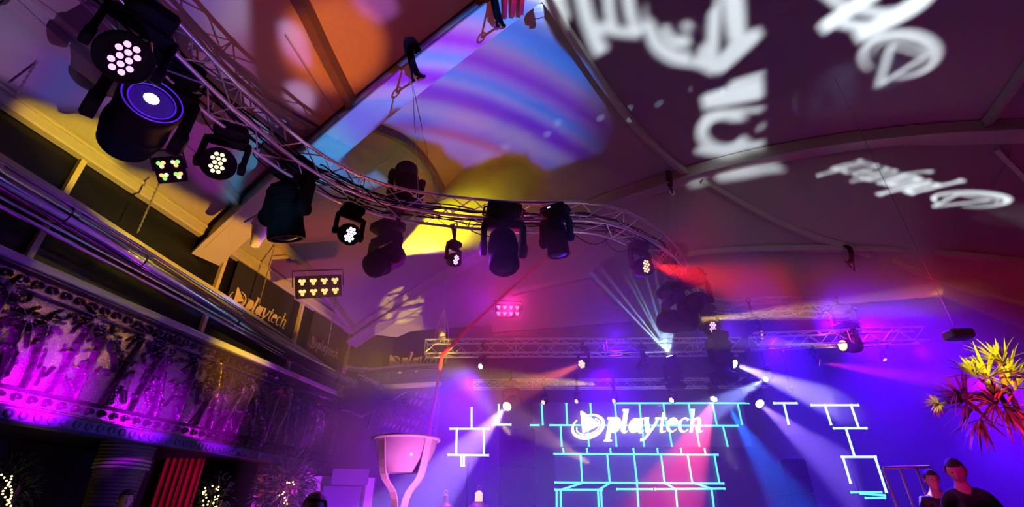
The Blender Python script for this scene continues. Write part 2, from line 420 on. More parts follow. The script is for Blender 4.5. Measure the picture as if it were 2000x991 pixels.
# cables lying in the truss
rnd = random.Random(11)
def nearest_t(p): return min(range(len(tpts)), key=lambda i: (tpts[i]-p).length)
for k in range(9):
    i0 = rnd.randint(0, 6); i1 = rnd.randint(24, min(len(tpts)-4, 44)); o = Vector((rnd.uniform(-.1, .1), rnd.uniform(-.1, .1), rnd.uniform(-.14, .02))); pp = []
    for i in range(i0, i1):
        pp.append(tpts[i]+o+Vector((rnd.uniform(-.04, .04), rnd.uniform(-.04, .04), rnd.uniform(-.04, .04))))
    mb = MB(); mb.tube(spline(pp, 3), rnd.choice((.008, .011, .014)), 6)
    mb.build('cable', 'black', None, True, 'black cable running inside the curved truss', 'cable', 'cables inside the curved truss')
for k, i in enumerate((6, 8, 10, 12, 15, 17, 19, 22, 24, 27, 33, 41)):   # slack loops hanging from the truss
    if i+2 >= len(tpts): continue
    a, b = tpts[i], tpts[i+2]; s_ = rnd.choice((-1, 1)); dd = (b-a).normalized().cross(Z)*s_
    pp = [a+dd*.16, a+dd*.3+Vector((0, 0, -.1)), (a+b)/2+dd*rnd.uniform(.2, .42)-Vector((0, 0, rnd.uniform(.15, .3))), b+dd*.25+Vector((0, 0, -.08)), b+dd*.12]
    mb = MB(); mb.tube(spline(pp, 5), .009, 6)
    spots_ = (((243, 60), 'beside the wash light with violet LEDs at top left'), ((300, 190), 'above the largest moving head'), ((427, 260), 'above the amber wash light'), ((556, 330), 'above the unlit moving head pointing down'), ((660, 370), 'beside the wash light with white LEDs'), ((795, 400), 'under the upright moving head'), ((900, 430), 'over the yellow beam'), ((1087, 430), 'over the small unlit moving head'), ((1240, 470), 'over the red wash light'), ((1340, 570), 'at the far end of the arc'))
    mp = (a+b)/2-C0; dp_ = mp.y*CP+mp.z*SP; q_ = (1000+FPX*mp.x/dp_, 495.5-FPX*(-mp.y*SP+mp.z*CP)/dp_)
    ph_ = min(spots_, key=lambda e: (e[0][0]-q_[0])**2+(e[0][1]-q_[1])**2)[1]
    mb.build('cable', 'black', None, True, 'slack black cable loop '+ph_, 'cable', 'slack cable loops on the curved truss')
# ================================================================== FIXTURES
def ledcell(root, c, d, r, m, par):
    mb = MB(); mb.lathe(c, d, [(0, r), (.006, r), (.011, r*.75), (.013, r*.3), (.0132, 0)], 12); return mb.build('led_lens', m, par, True)
def hook(root, top, bot, side):
    mb = MB(); mb.box((top+bot)/2, (.05, .03, max(.04, (top-bot).length)), side, side.cross(Z), Z, .006)
    mb.tube([top+side.cross(Z)*.045*math.cos(a)+Vector((0, 0, .03+.045*math.sin(a))) for a in [i*math.pi/5-.6 for i in range(8)]], .010, 6)
    mb.build('clamp', 'blackm', root, True)
def mount(root, p, q, r=.018):
    mb = MB(); mb.tube([Vector(p), Vector(q)], r, 8); mb.lathe(Vector(q)-Vector((0, 0, .03)), Z, [(0, r*2), (.06, r*2)], 10); mb.build('mounting_arm', 'blackm', root, True)
def mount_main(root, t0):
    tp = min(tpts, key=lambda p: (p.xy-t0.xy).length); h = (tp.xy-t0.xy).length
    if h < 1.2: d = (t0.xy-tp.xy); d = d/max(h, 1e-6)*min(.165, h); mount(root, t0, (tp.x+d.x, tp.y+d.y, ZT-.165))
def moving_head(px, py, z, k, aim, label, lens='black', ring=None, flip=False, light=None, group=None, depth=None, hang=None, status=None, hookup=True, bm='black'):
    """px,py: head centre in the photo; z: height of the head centre (or depth)"""
    c = at_z(px, py, z) if depth is None else at_d(px, py, depth)
    d = Vector(aim).normalized(); up = Z if not flip else -Z
    side = d.cross(Z)
    side = side.normalized() if side.length > .15 else Vector((1, 0, 0)); fwd = Z.cross(side).normalized()
    root = empty('moving_head_light', c+up*.42*k, label, 'stage light', group)
    hb = c+up*.50*k
    mb = MB(); mb.box(hb, (.40*k, .30*k, .15*k), side, fwd, Z, .03*k)
    mb.box(hb-fwd*.152*k, (.2*k, .012*k, .06*k), side, fwd, Z)
    for a in (-1, 1): mb.tube([hb+side*a*.2*k+fwd*.1*k, hb+side*a*.235*k+fwd*.08*k, hb+side*a*.235*k-fwd*.08*k, hb+side*a*.2*k-fwd*.1*k], .012*k, 6)
    base = mb.build('base', bm, root, True)
    mb = MB(); mb.lathe(c+up*.36*k, up, [(0, .10*k), (.07*k, .13*k)], 20)
    mb.box(c+up*.335*k, (.48*k, .15*k, .09*k), side, fwd, Z, .025*k)
    mb.build('yoke', bm, root, True)
    for a in (-1, 1):
        mb = MB(); vs = []
        mb.box(c+side*a*.225*k+up*.13*k, (.06*k, .15*k, .38*k), side, fwd, Z, .02*k)
        mb.lathe(c+side*a*.19*k, side*a, [(0, .085*k), (.06*k, .09*k), (.075*k, .07*k)], 18)
        mb.build('yoke_arm', bm, root, True)
    mb = MB(); prof = [(-.27, .05), (-.262, .10), (-.235, .135), (-.15, .158), (-.06, .165), (-.055, .172), (.0, .172), (.005, .166), (.12, .16), (.2, .168), (.25, .17), (.268, .16), (.268, .135), (.245, .13), (.24, 0)]
    mb.lathe(c, d, [(t*k, r*k) for t, r in prof], 26)
    for a in range(6):   # cooling ribs on the rear shell
        mb.lathe(c+d*(-.22+.028*a)*k, d, [(0, (.142+.004*a)*k), (.008*k, (.150+.004*a)*k), (.016*k, (.145+.004*a)*k)], 26)
    head = mb.build('head', bm, root, True)
    mb = MB(); mb.lathe(c+d*.242*k, d, [(0, .12*k), (.01*k, .11*k), (.028*k, .06*k), (.034*k, 0)], 22); mb.build('lens', lens if ring is None else 'lens_blue_dark', root, True)
    if ring:
        mb = MB()
        for r_ in (.120, .140, .152): mb.tube([c+d*(.258 if r_ < .15 else .270)*k+(side*math.cos(t)+d.cross(side)*math.sin(t))*r_*k for t in [i*math.pi/16 for i in range(32)]], .0045*k, 6, closed=True)
        mb.build('lens_ring', ring, root, True)
        mb = MB(); mb.lathe(c+d*.272*k+side*.01*k, d, [(0, .040*k), (.01*k, .03*k), (.016*k, 0)], 18); mb.build('bright_lens_core', 'lens_white', root, True)
    if status:
        mb = MB(); mb.box(hb-fwd*.162*k-side*.03*k, (.045*k, .006*k, .016*k), side, fwd, Z); mb.build('status_display', 'status', root)
    if hookup:
        t0 = hb+up*.07*k; zt = (ZT-.165) if not flip else (ZT+.165)
        if hang is not None: zt = hang
        t1 = Vector((t0.x, t0.y, zt+(.07 if not flip else -.07)))
        if abs(t1.z-t0.z) < 1.0: hook(root, t1+up*0, t0, side)
        if hang is None and not flip: mount_main(root, t0)
    if light:
        col, pw, ang = light[:3]; spot(root, c+d*.29*k, c+d*5, col, pw, ang, light[3] if len(light) > 3 else .3, .03*k)
    return root, c, d
def wash_head(px, py, z, k, aim, label, led, light=None, depth=None, status=True, hang=None, group=None, small=False, hookup=True):
    c = at_z(px, py, z) if depth is None else at_d(px, py, depth)
    d = Vector(aim).normalized(); side = d.cross(Z); side = side.normalized() if side.length > .15 else Vector((1, 0, 0)); fwd = Z.cross(side).normalized()
    upv = side.cross(d).normalized()
    root = empty('led_wash_light', c+Z*.3*k, label, 'stage light', group); hb = c-d*.05*k+Z*.34*k
    mb = MB(); mb.box(hb, (.26*k, .22*k, .13*k), side, fwd, Z, .03*k); mb.build('base', 'black', root, True)
    mb = MB(); mb.box(c-d*.05*k+Z*.245*k, (.32*k, .10*k, .06*k), side, fwd, Z, .02*k)
    mb.lathe(c-d*.05*k+Z*.26*k, Z, [(0, .07*k), (.03*k, .09*k)], 16); mb.build('yoke', 'black', root, True)
    for a in (-1, 1):
        mb = MB(); mb.box(c-d*.05*k+side*a*.165*k+Z*.11*k, (.035*k, .09*k, .30*k), side, fwd, Z, .012*k)
        mb.lathe(c-d*.05*k+side*a*.14*k, side*a, [(0, .05*k), (.04*k, .055*k), (.05*k, .04*k)], 14); mb.build('yoke_arm', 'black', root, True)
    mb = MB(); mb.lathe(c, d, [(t*k, r*k) for t, r in ((-.17, .04), (-.165, .08), (-.12, .115), (-.04, .132), (.03, .135), (.05, .13), (.05, .118), (.04, .116), (.04, 0))], 24)
    mb.build('head', 'black', root, True)
    n = 0
    if not small:
        for r_, xs in ((-2, (-.5, .5)), (-1, (-1, 0, 1)), (0, (-.5, .5)), (1, (-1, 0, 1)), (2, (-.5, .5))):
            for x in xs: ledcell(root, c+d*.041*k+side*x*.042*k+upv*r_*.036*k, d, .0165*k, led, root)
    else:
        for a in range(6): ledcell(root, c+d*.041*k+(side*math.cos(a*math.pi/3)+upv*math.sin(a*math.pi/3))*.072*k, d, .034*k, led, root)
        ledcell(root, c+d*.041*k, d, .034*k, led, root)
    if status:
        mb = MB(); mb.box(hb-fwd*.115*k, (.035*k, .008*k, .014*k), side, fwd, Z); mb.build('status_display', 'status', root)
    if hookup:
        t0 = hb+Z*.06*k; zt = (ZT-.165) if hang is None else hang
        if -.05 < zt-t0.z < 1.2: hook(root, Vector((t0.x, t0.y, zt+.07)), t0, side)
        if hang is None: mount_main(root, t0)
    if light:
        col, pw, ang = light[:3]; spot(root, c+d*.08*k, c+d*5, col, pw, ang, light[3] if len(light) > 3 else .5, .08*k)
    return root, c, d
def toward(px, py, z=None, depth=None, tpx=0, tpy=0, tdepth=1):
    a = at_z(px, py, z) if depth is None else at_d(px, py, depth); return at_d(tpx, tpy, tdepth)-a
# --- on the curved truss, nearest first
wash_head(243, 112, 5.05, 1.6, (.62, -.45, -.75), 'wash light at top left with violet LEDs glowing', 'led_violet', ((.5, .25, 1), 30, 50))
moving_head(268, 243, 5.0, 1.58, (.85, -.72, .10), 'largest moving head with a violet ringed lens, at upper left', 'lens_white', 'lens_ring')
wash_head(427, 320, 5.12, 1.35, (.35, -.8, -.45), 'wash light glowing amber beside the largest moving head', 'led_amber', ((1, .45, .08), 40, 50))
moving_head(556, 415, 5.10, 1.35, (.15, .35, -.95), 'unlit big moving head pointing down left of the violet wash light', 'blackm')
wash_head(682, 458, 5.10, 1.15, (.55, -.62, -.50), 'wash light with white LEDs throwing a violet beam below the truss', 'led_white', ((.42, .03, 1.0), 3200, 42))
moving_head(795, 352, 6.55, 1.15, (-.2, .3, 1.0), 'unlit moving head standing on top of the truss', 'blackm', flip=True)
o9 = moving_head(748, 510, 5.05, 1.2, at_c(1005, 378)-at_z(748, 510, 5.05), 'moving head throwing the bright yellow smoky beam', 'lens_yellow', light=((1.0, .80, .0), 26000, 36, .9))
wash_head(888, 508, 5.05, .80, (.72, -.6, -.30), 'small wash light with pink LEDs seen edge on beside the yellow beam', 'led_pink', ((.45, .02, 1), 160, 60))
moving_head(983, 488, 5.05, 1.30, (.05, -.3, -1.0), 'unlit moving head with a blue lit underside right of the yellow beam', 'blackm', status=True)
moving_head(1087, 468, 5.12, .95, (.12, .2, -1.0), 'small unlit moving head hanging under the middle of the arc', 'blackm', status=True)
wash_head(1258, 522, 5.12, 1.15, (.45, -.88, -.22), 'wash light with red hot LEDs at the end of the arc', 'led_red', ((1.0, .02, .01), 140, 60))
spot(None, at_d(1275, 520, 7.9), at_d(1500, 565, 8.3), (1, .02, .01), 5200, 32, .8, .05, 'red_wash_spot')
moving_head(1320, 628, 4.80, 1.25, toward(1320, 628, 4.80, tpx=1600, tpy=606, tdepth=9.5), 'moving head throwing a narrow yellow beam to the right', 'lens_yellow', light=((1.0, .6, .02), 16000, 8, .3))
moving_head(1362, 590, 5.05, 1.05, (-.5, -.6, -.4), 'moving head with a violet sheen behind the yellow beam lamp', 'blackm', bm='blackm')
moving_head(1402, 678, 4.55, 1.15, (.15, -.2, 1.0), 'moving head facing up with a pale lit lens', 'lens_white', hookup=False, flip=True)
wash_head(1390, 640, 4.9, 1.15, (.10, -.95, -.25), 'wash light with pale pink LEDs above the upturned moving head', 'led_pink', ((.5, .1, 1), 60, 60))
wash_head(1484, 655, 4.9, .95, (.6, -.75, -.2), 'small wash light with dim magenta LEDs under the far truss', 'led_magenta', ((.7, .05, .8), 40, 60))
moving_head(1655, 645, 5.0, .9, (-.2, -.8, -.2), 'dim moving head with a round lens under the far truss bend', 'blackm', ring=None)
# --- blinders
def blinder(px, py, depth, cell, cols, rows, nrm, led, label, tilt=0, tri=True, light=None):
    c = at_d(px, py, depth); d = Vector(nrm).normalized(); side = d.cross(Z).normalized(); up = side.cross(d).normalized()
    a = R(tilt); sx = side*math.cos(a)+up*math.sin(a); uy = up*math.cos(a)-side*math.sin(a)
    root = empty('blinder_light', c, label, 'stage light')
    mb = MB(); mb.box(c-d*.05, (cell*cols*1.05, cell*rows*1.08, .10), sx, uy, d, .012); mb.build('housing', 'black', root, True)
    mb = MB(); W = cell*cols*.58
    mb.tube([c-d*.05+sx*W, c-d*.05+sx*W+uy*cell*rows*.8, c-d*.05-sx*W+uy*cell*rows*.8, c-d*.05-sx*W], .012, 6); mb.build('bracket', 'blackm', root, True)
    for i in range(cols):
        for j in range(rows):
            cc = c+sx*(i-(cols-1)/2)*cell+uy*(j-(rows-1)/2)*cell
            mb = MB(); mb.lathe(cc-d*.01, d, [(0, cell*.40), (.02, cell*.44), (.02, cell*.38), (.005, cell*.36)], 16); cup = mb.build('reflector_cup', 'blackm', root, True)
            offs = ((0, -.17), (-.16, .11), (.16, .11)) if tri else ((0, 0),)
            for n_, (u, v) in enumerate(offs):
                m = led if not isinstance(led, (list, tuple)) else led[(i*2+j+n_) % len(led)]
                mb = MB(); mb.lathe(cc+d*.0+sx*u*cell+uy*v*cell, d, [(0, cell*.17), (.012, cell*.14), (.018, 0)], 12); mb.build('led_lens', m, cup, True)
    if light: spot(root, c+d*.08, c+d*4, light[0], light[1], light[2], .7, .1)
    return root
blinder(623, 560, 8.6, .185, 4, 2, (.45, -.75, -.35), 'led_warm', 'eight cell blinder glowing amber in the far left corner', -16, True, ((1, .4, .1), 60, 120))
blinder(992, 607, 9.6, .125, 4, 2, (.05, -.95, -.28), 'led_magenta', 'eight cell blinder glowing hot pink above the stage truss', 0, True, ((1, .02, .3), 600, 120))
blinder(332, 332, 5.0, .125, 2, 2, (.45, -.55, -.55), ['led_red', 'led_warm', 'green'], 'square four cell blinder with mixed red and green LEDs at left wall', -30, True, ((1, .3, .05), 15, 100))
# --- stage lamps (on the stage trusses)
def toS(px, py, y, tpx, tpy, ty): return at_y(tpx, tpy, ty)-at_y(px, py, y)
SL = [ # px,py,Y, target px,py,Y, lens, colour, power, cone, kind, label, scale
 (1138, 711, 9.2, 1000, 768, 8.0, 'led_red', (1, .16, .05), 900, 16, 'w', 'wash lamp throwing an orange beam down left over the stage', .8),
 (1258, 712, 9.2, 1310, 640, 9.0, 'lens_blue', (.3, .6, 1), 120, 14, 'm', 'small moving head with a pale blue lens left of the white fan of rays', .6),
 (1420, 706, 9.2, 1520, 745, 8.4, 'lens_white', (.50, .40, 1), 3200, 17, 'm', 'moving head throwing a thick white beam right over the stage', .7),
 (1500, 738, 9.3, 1410, 790, 8.6, 'lens_white', (.28, .35, 1), 2000, 15, 'm', 'moving head throwing a pale blue beam down left', .42),
 (997, 787, 9.3, 935, 855, 8.3, 'lens_white', (.42, .25, 1), 3400, 18, 'm', 'lowest left stage lamp with a white violet beam', .7),
 (1474, 781, 9.4, 1540, 835, 8.6, 'lens_white', (.30, .16, 1), 1500, 20, 'm', 'lamp at the right end of the cyan backdrop with a white beam', .7),
 (1597, 708, 9.0, 1740, 730, 8.5, 'led_magenta', (1, .02, .35), 1500, 12, 'w', 'wash lamp throwing a magenta beam to the right', .6),
 (1551, 776, 9.4, 1600, 786, 9.3, 'led_pink', (1, .02, .4), 60, 16, 'w', 'little lamp with a short magenta beam above the right light tubes', .5),
 (1062, 786, 9.6, 1030, 800, 9.3, 'led_red', (1, .1, .15), 40, 20, 'w', 'first small red lamp of the row above the cyan backdrop', .45),
 (1127, 784, 9.6, 1095, 800, 9.3, 'led_pink', (.5, .1, 1), 60, 20, 'w', 'small violet lamp above the emblem on the cyan backdrop', .42),
 (1200, 783, 9.6, 1165, 800, 9.3, 'led_red', (1, .12, .1), 60, 20, 'w', 'small red lamp above the letters l and a of the backdrop', .42),
 (1313, 782, 9.6, 1250, 815, 9.2, 'led_white', (.6, .3, 1), 160, 18, 'w', 'small white lamp above the letters t and e of the backdrop', .5),
 (1395, 778, 9.5, 1330, 930, 8.8, 'led_white', (1, .06, .16), 2600, 28, 'w', 'brightest pink flared lamp above the letter h', .65),
 (940, 716, 9.2, 890, 730, 8.7, 'led_white', (.3, .1, 1), 260, 25, 'w', 'small lamp with white LEDs near the left end of the stage truss', .5),
 (1727, 702, 9.2, 1760, 735, 9.0, 'led_warm', (1, .4, .2), 40, 10, 'w', 'small dim orange lamp left of the palm', .35),
]
for (px, py, Y, tx, ty, tY, lens, col, pw, cone, kd, lab, k) in SL:
    a = at_y(px, py, Y); d = at_y(tx, ty, tY)-a; dep = (a-C0).dot(Vector((0, CP, SP)))
    hang = 4.66 if py < 745 else 4.05
    if kd == 'w': r_, c_, d_ = wash_head(px, py, 0, k, d, lab, lens, None, depth=dep, status=False, hang=hang, small=True)
    else: r_, c_, d_ = moving_head(px, py, 0, k, d, lab, lens, None, depth=dep, hang=hang)
    b0 = c_+Z*(.40 if kd == 'w' else .5)*k; ty_ = 9.3 if py < 745 else 9.75; tz_ = (at_y(1100, 680, 9.3).z-.13) if py < 745 else (at_y(1100, 750, 9.75).z-.06)
    if px < 1440: mount(r_, b0, (b0.x, ty_-.12, tz_), .014)
    else: mount(r_, b0, (b0.x, b0.y-.02, at_y(1600, 662, 8.9).z-.12), .012); mount(r_, (b0.x, b0.y-.02, at_y(1600, 662, 8.9).z-.12), (b0.x, 9.0, at_y(1600, 662, 8.9).z-.12), .012)
    spot(r_, c_+d_*(.1 if kd == 'w' else .3)*k, c_+d_*4, col, pw*SB, cone, .4, .03)
# the fan of white rays
a = at_y(1316, 722, 9.0); dd = at_y(1256, 545, 8.5)-a; dep = (a-C0).dot(Vector((0, CP, SP)))
fan, fc, fd = moving_head(1314, 716, 0, .75, dd, 'moving head standing on the backdrop top throwing a fan of white rays up', 'lens_white', None, depth=dep, flip=True, hookup=False)
mount(fan, fc-Z*.42*.75, (fc.x, 9.7, at_y(1100, 750, 9.75).z+.06), .02)
for (tx, ty) in ((1165, 545), (1190, 545), (1222, 540), (1243, 560), (1262, 540), (1282, 545), (1300, 540), (1318, 560), (1335, 545)):
    spot(fan, fc+fd*.24, at_y(tx, ty, 8.5), (.45, .75, 1), 8500, 2.8, 1, .01)
spot(fan, fc+fd*.24, at_y(1260, 560, 8.5), (.35, .6, 1), 60, 34, .6, .01)
# yellow lamp under the far truss
moving_head(1662, 676, 0, .8, at_y(1560, 671, 8.6)-at_y(1662, 676, 8.9), 'lamp with a short solid yellow beam under the far truss', 'lens_yellow', depth=(at_y(1662, 676, 8.9)-C0).dot(Vector((0, CP, SP))), light=((1, .75, 0), 2500, 8, .2), hang=4.66)

# ================================================================== LOGO SHAPES (letters and emblem as flat polygons)
def stroke(pts, wd, n=6, smooth=True):
    pts = [Vector((p[0], p[1], 0)) for p in pts]; k = len(pts)
    ws_ = wd if isinstance(wd, (list, tuple)) else [wd]*k
    if smooth and k > 2:
        q = [Vector((p.x, p.y, ws_[i])) for i, p in enumerate(pts)]; q = spline(q, n); pts = [Vector((v.x, v.y, 0)) for v in q]; ws_ = [v.z for v in q]
    Lh, Rh = [], []
    for i, p in enumerate(pts):
        d = (pts[min(i+1, len(pts)-1)]-pts[max(i-1, 0)]).normalized(); nn = Vector((-d.y, d.x, 0))*ws_[i]/2
        Lh.append(p+nn); Rh.append(p-nn)
    segs = []   # quads stay convex, so any bend is safe
    for i in range(len(pts)-1): segs.append([(Lh[i].x, Lh[i].y), (Lh[i+1].x, Lh[i+1].y), (Rh[i+1].x, Rh[i+1].y), (Rh[i].x, Rh[i].y)])
    for p, w_ in zip(pts, ws_): segs.append([(p.x+math.cos(a)*w_/2, p.y+math.sin(a)*w_/2) for a in [j*math.pi/5 for j in range(10)]]) if False else None
    return segs
def arc(cx, cy, rx, ry, a0, a1, n=14): return [(cx+math.cos(R(a0+(a1-a0)*i/n))*rx, cy+math.sin(R(a0+(a1-a0)*i/n))*ry) for i in range(n+1)]
def glyph(ch):
    S = stroke
    if ch == 'p': g = S([(.25, -.55), (.25, 1.0)], .27)+S([(.02, -.52), (.52, -.52)], .09)+S([(.0, .95), (.3, .95)], .1)+S(arc(.52, .5, .30, .42, 150, -150), [.06, .1, .16, .2, .22, .24, .25, .25, .25, .24, .22, .2, .16, .1, .06], 2)
    elif ch == 'l': g = S([(.16, .12), (.16, 1.55)], .27)+S([(-.08, 1.5), (.2, 1.5)], .1)+S([(.14, .2), (.2, .04), (.36, .02), (.44, .12)], [.2, .14, .09, .05], 3)
    elif ch == 'a': g = S(arc(.36, .46, .27, .40, 30, 330), [.1, .12, .14, .18, .22, .24, .25, .25, .25, .24, .22, .18, .14, .12, .1], 2)+S([(.68, .95), (.66, .15)], .25)+S([(.64, .18), (.72, .03), (.86, .03), (.93, .14)], [.2, .14, .08, .05], 3)
    elif ch == 'y': g = S([(.1, .95), (.2, .5), (.34, .02)], [.24, .25, .26], 3)+S([(.86, .95), (.7, .5), (.42, .0), (.15, -.42), (-.08, -.46)], [.14, .14, .15, .13, .16], 4)+S([(-.04, .95), (.26, .95)], .08)+S([(.68, .95), (.95, .95)], .08)
    elif ch == 't': g = S([(.24, 1.32), (.2, .25), (.28, .04), (.5, .08)], [.13, .14, .12, .06], 4)+S([(.02, .94), (.5, .94)], .07)
    elif ch == 'e': g = S([(.12, .5), (.68, .6)], .07, smooth=False)+S(arc(.40, .5, .31, .45, 12, 322), [.1, .08, .07, .07, .08, .11, .14, .15, .15, .14, .12, .1, .08, .06, .05], 2)
    elif ch == 'c': g = S(arc(.40, .5, .31, .45, 42, 318), [.1, .08, .07, .08, .09, .12, .14, .15, .15, .14, .12, .1, .08, .06, .05], 2)
    elif ch == 'h': g = S([(.16, .02), (.16, 1.55)], .14)+S([(-.02, 1.52), (.2, 1.52)], .07)+S([(.18, .6), (.34, .9), (.56, .92), (.64, .7), (.62, .2), (.72, .04), (.88, .12)], [.06, .1, .14, .15, .14, .1, .05], 4)
    return [[(x+.26*y, y) for x, y in q] for q in g]
ADV = [('p', 0), ('l', .98), ('a', 1.5), ('y', 2.42), ('t', 3.36), ('e', 3.86), ('c', 4.62), ('h', 5.34)]
def letters(): return [(c, [[(x+o, y) for x, y in q] for q in glyph(c)]) for c, o in ADV]
def emblem():
    def el(rx, ry, w0, w1, a0, a1, dx=0, dy=0):
        p = arc(0, 0, rx, ry, a0, a1, 26); c_, s_ = math.cos(R(22)), math.sin(R(22))
        p = [(x*c_-y*s_+dx, x*s_+y*c_+dy) for x, y in p]
        n = len(p); wd = [w0+(w1-w0)*math.sin(math.pi*i/(n-1)) for i in range(n)]
        return stroke(p, wd, 1)
    g = el(1.05, .70, .06, .22, 118, 430)+el(.80, .47, .04, .06, 150, 400, .02, -.02)
    tri = [(-.36, .98), (.72, .10), (-.30, -.40), (-.36, .98)]
    g += stroke(tri[:2], .09, smooth=False)+stroke(tri[1:3], .08, smooth=False)+stroke(tri[2:], .13, smooth=False)
    return [[(x-1.05, y+.42) for x, y in q] for q in g]
def pip(px, py, poly):
    ins = np.zeros(px.shape, bool); n = len(poly)
    for i in range(n):
        x0, y0 = poly[i]; x1, y1 = poly[(i+1) % n]
        if y0 == y1: continue
        c_ = ((y0 > py) != (y1 > py)) & (px < (x1-x0)*(py-y0)/(y1-y0)+x0); ins ^= c_
    return ins
def solid(mb, polys, O, ux, uy, depth):
    """union of flat polygons, extruded"""
    vs = []; fs = []; 
    for q in polys:
        area = sum(q[i][0]*q[(i+1) % len(q)][1]-q[(i+1) % len(q)][0]*q[i][1] for i in range(len(q)))
        if abs(area) < 1e-7: continue
        if area < 0: q = q[::-1]
        b = len(vs); vs += [Vector(p) for p in q]; fs.append(list(range(b, b+len(q))))
    V, E, F, _, _, _ = delaunay_2d_cdt(vs, [], fs, 1, 1e-4)
    nz = ux.cross(uy).normalized(); n = len(V)
    P = [O+ux*v.x+uy*v.y for v in V]
    cnt = {}
    for f in F:
        for i in range(len(f)): e = (f[i], f[(i+1) % len(f)]); cnt[e] = cnt.get(e, 0)+1
    faces = [[i+n for i in f] for f in F]+[list(f)[::-1] for f in F]
    for (a, b) in cnt:
        if (b, a) not in cnt: faces.append([a, b, b+n, a+n])
    mb.add(P+[p+nz*depth for p in P], faces)
def sign(name, label, cat, O, ux, uy, depth, m, only=None, group=None, emb=True):
    root = empty(name, O, label, cat, group)
    if emb: mb = MB(); solid(mb, emblem(), O, ux, uy, depth); mb.build('emblem', m, root)
    for i, (c, g) in enumerate(letters()):
        if only is not None and i not in only: continue
        mb = MB(); solid(mb, g, O, ux, uy, depth); mb.build('letter_'+c, m, root)
    return root
YB = 10.0
o_ = at_y(1182, 845, YB-.10); u_ = (at_y(1377, 845, YB-.10)-o_).length/6.35
sign('backdrop_sign', 'large white lit lettering and play emblem mounted on the cyan lined backdrop', 'sign', o_, Vector((u_, 0, 0)), Vector((0, 0, u_*.93)), -.06, 'logo')
# ================================================================== STAGE BACKDROP
def tubes(root, segs, y, m, r=.022):
    for (x0, y0, x1, y1) in segs:
        a = at_y(x0, y0, y); b = at_y(x1, y1, y)
        mb = MB(); d = (b-a).normalized(); mb.tube([a, b], r, 8); 
        for e, s_ in ((a, -1), (b, 1)): mb.lathe(e+d*s_*.0, d*s_, [(0, r*1.25), (.02, r*1.25)], 8)
        mb.build('light_tube', m, root, True)
def panel(name, x0, y0, x1, y1, y, th, m, root=None, **k):
    a = at_y(x0, y0, y); b = at_y(x1, y1, y); mb = MB(); mb.box(((a.x+b.x)/2, y+th/2, (a.z+b.z)/2), (abs(b.x-a.x), th, abs(a.z-b.z))); return mb.build(name, m, root, **k)
bd = empty('stage_backdrop', at_y(1260, 900, YB), 'wide stage backdrop of dark panels outlined with a brick grid of cyan light tubes', 'stage backdrop')
panel('upper_panel', 1040, 786, 1470, 873, YB, .10, 'screen', bd); panel('lower_panel', 1084, 887, 1408, 944, YB, .10, 'screen', bd); panel('bottom_panel', 1086, 957, 1418, 1060, YB, .10, 'screen', bd)
mb = MB(); mb.box((at_y(1250, 0, YB).x, YB+.35, 1.6), (4.6, .12, 3.1)); mb.build('support_wall', 'wall', bd)
up_ = [(1200, 788, 1470, 788), (1037, 831, 1052, 831), (1075, 831, 1440, 832), (1058, 790, 1060, 829), (1106, 790, 1108, 829), (1153, 790, 1156, 829), (1201, 790, 1205, 830), (1249, 790, 1253, 831), (1296, 790, 1301, 831), (1345, 790, 1352, 831), (1392, 790, 1400, 830), (1441, 790, 1449, 828),
       (1095, 833, 1097, 871), (1148, 833, 1150, 871), (1201, 833, 1204, 871), (1254, 833, 1258, 871), (1306, 833, 1312, 871), (1359, 833, 1366, 871), (1412, 833, 1421, 871)]
lo_ = [(1083, 887, 1401, 889), (1100, 878, 1101, 886), (1146, 878, 1147, 886), (1192, 878, 1193, 886), (1237, 878, 1238, 886), (1284, 878, 1285, 887), (1330, 878, 1331, 887), (1376, 878, 1378, 887),
       (1134, 889, 1137, 943), (1186, 889, 1191, 943), (1238, 889, 1244, 940), (1291, 889, 1298, 943), (1343, 889, 1352, 943), (1395, 889, 1405, 943), (1085, 943, 1242, 944), (1246, 944, 1412, 945),
       (1085, 957, 1175, 957), (1206, 956, 1273, 956), (1280, 956, 1414, 955), (1137, 944, 1097, 957), (1191, 944, 1170, 957), (1298, 944, 1320, 956), (1355, 944, 1390, 955),
       (1087, 958, 1087, 1030), (1095, 958, 1096, 1030), (1168, 958, 1171, 1030), (1174, 958, 1177, 1030), (1244, 944, 1250, 1030), (1320, 958, 1326, 1030), (1390, 957, 1399, 1030)]
tubes(bd, up_+lo_, YB-.05, 'tube_cyan', .017)
fl = empty('light_tube_frame', at_y(920, 890, 9.8), 'open frame of pale light tubes left of the backdrop with a square at its centre', 'light frame')
tubes(fl, [(921, 798, 921, 837), (974, 792, 974, 830), (880, 838, 955, 838), (962, 830, 997, 830), (892, 838, 891, 889), (945, 838, 945, 889), (876, 889, 953, 890), (901, 890, 901, 910), (906, 890, 906, 910)], 9.8, 'tube_pale', .02)
fr_ = empty('light_tube_frame', at_y(1680, 930, 9.4), 'tall stepped frame of pale light tubes right of the backdrop ending in a slanted square', 'light frame')
tubes(fr_, [(1513, 788, 1555, 788), (1531, 789, 1540, 828), (1586, 792, 1675, 792), (1611, 792, 1623, 829), (1662, 792, 1677, 836), (1630, 837, 1691, 837), (1652, 837, 1669, 892), (1645, 893, 1709, 893), (1709, 893, 1731, 961), (1647, 896, 1661, 943)], 9.4, 'tube_pale', .02)
tubes(fr_, [(1664, 962, 1720, 962), (1682, 965, 1727, 968), (1692, 973, 1727, 973)], 9.4, 'tube_cyan', .016)
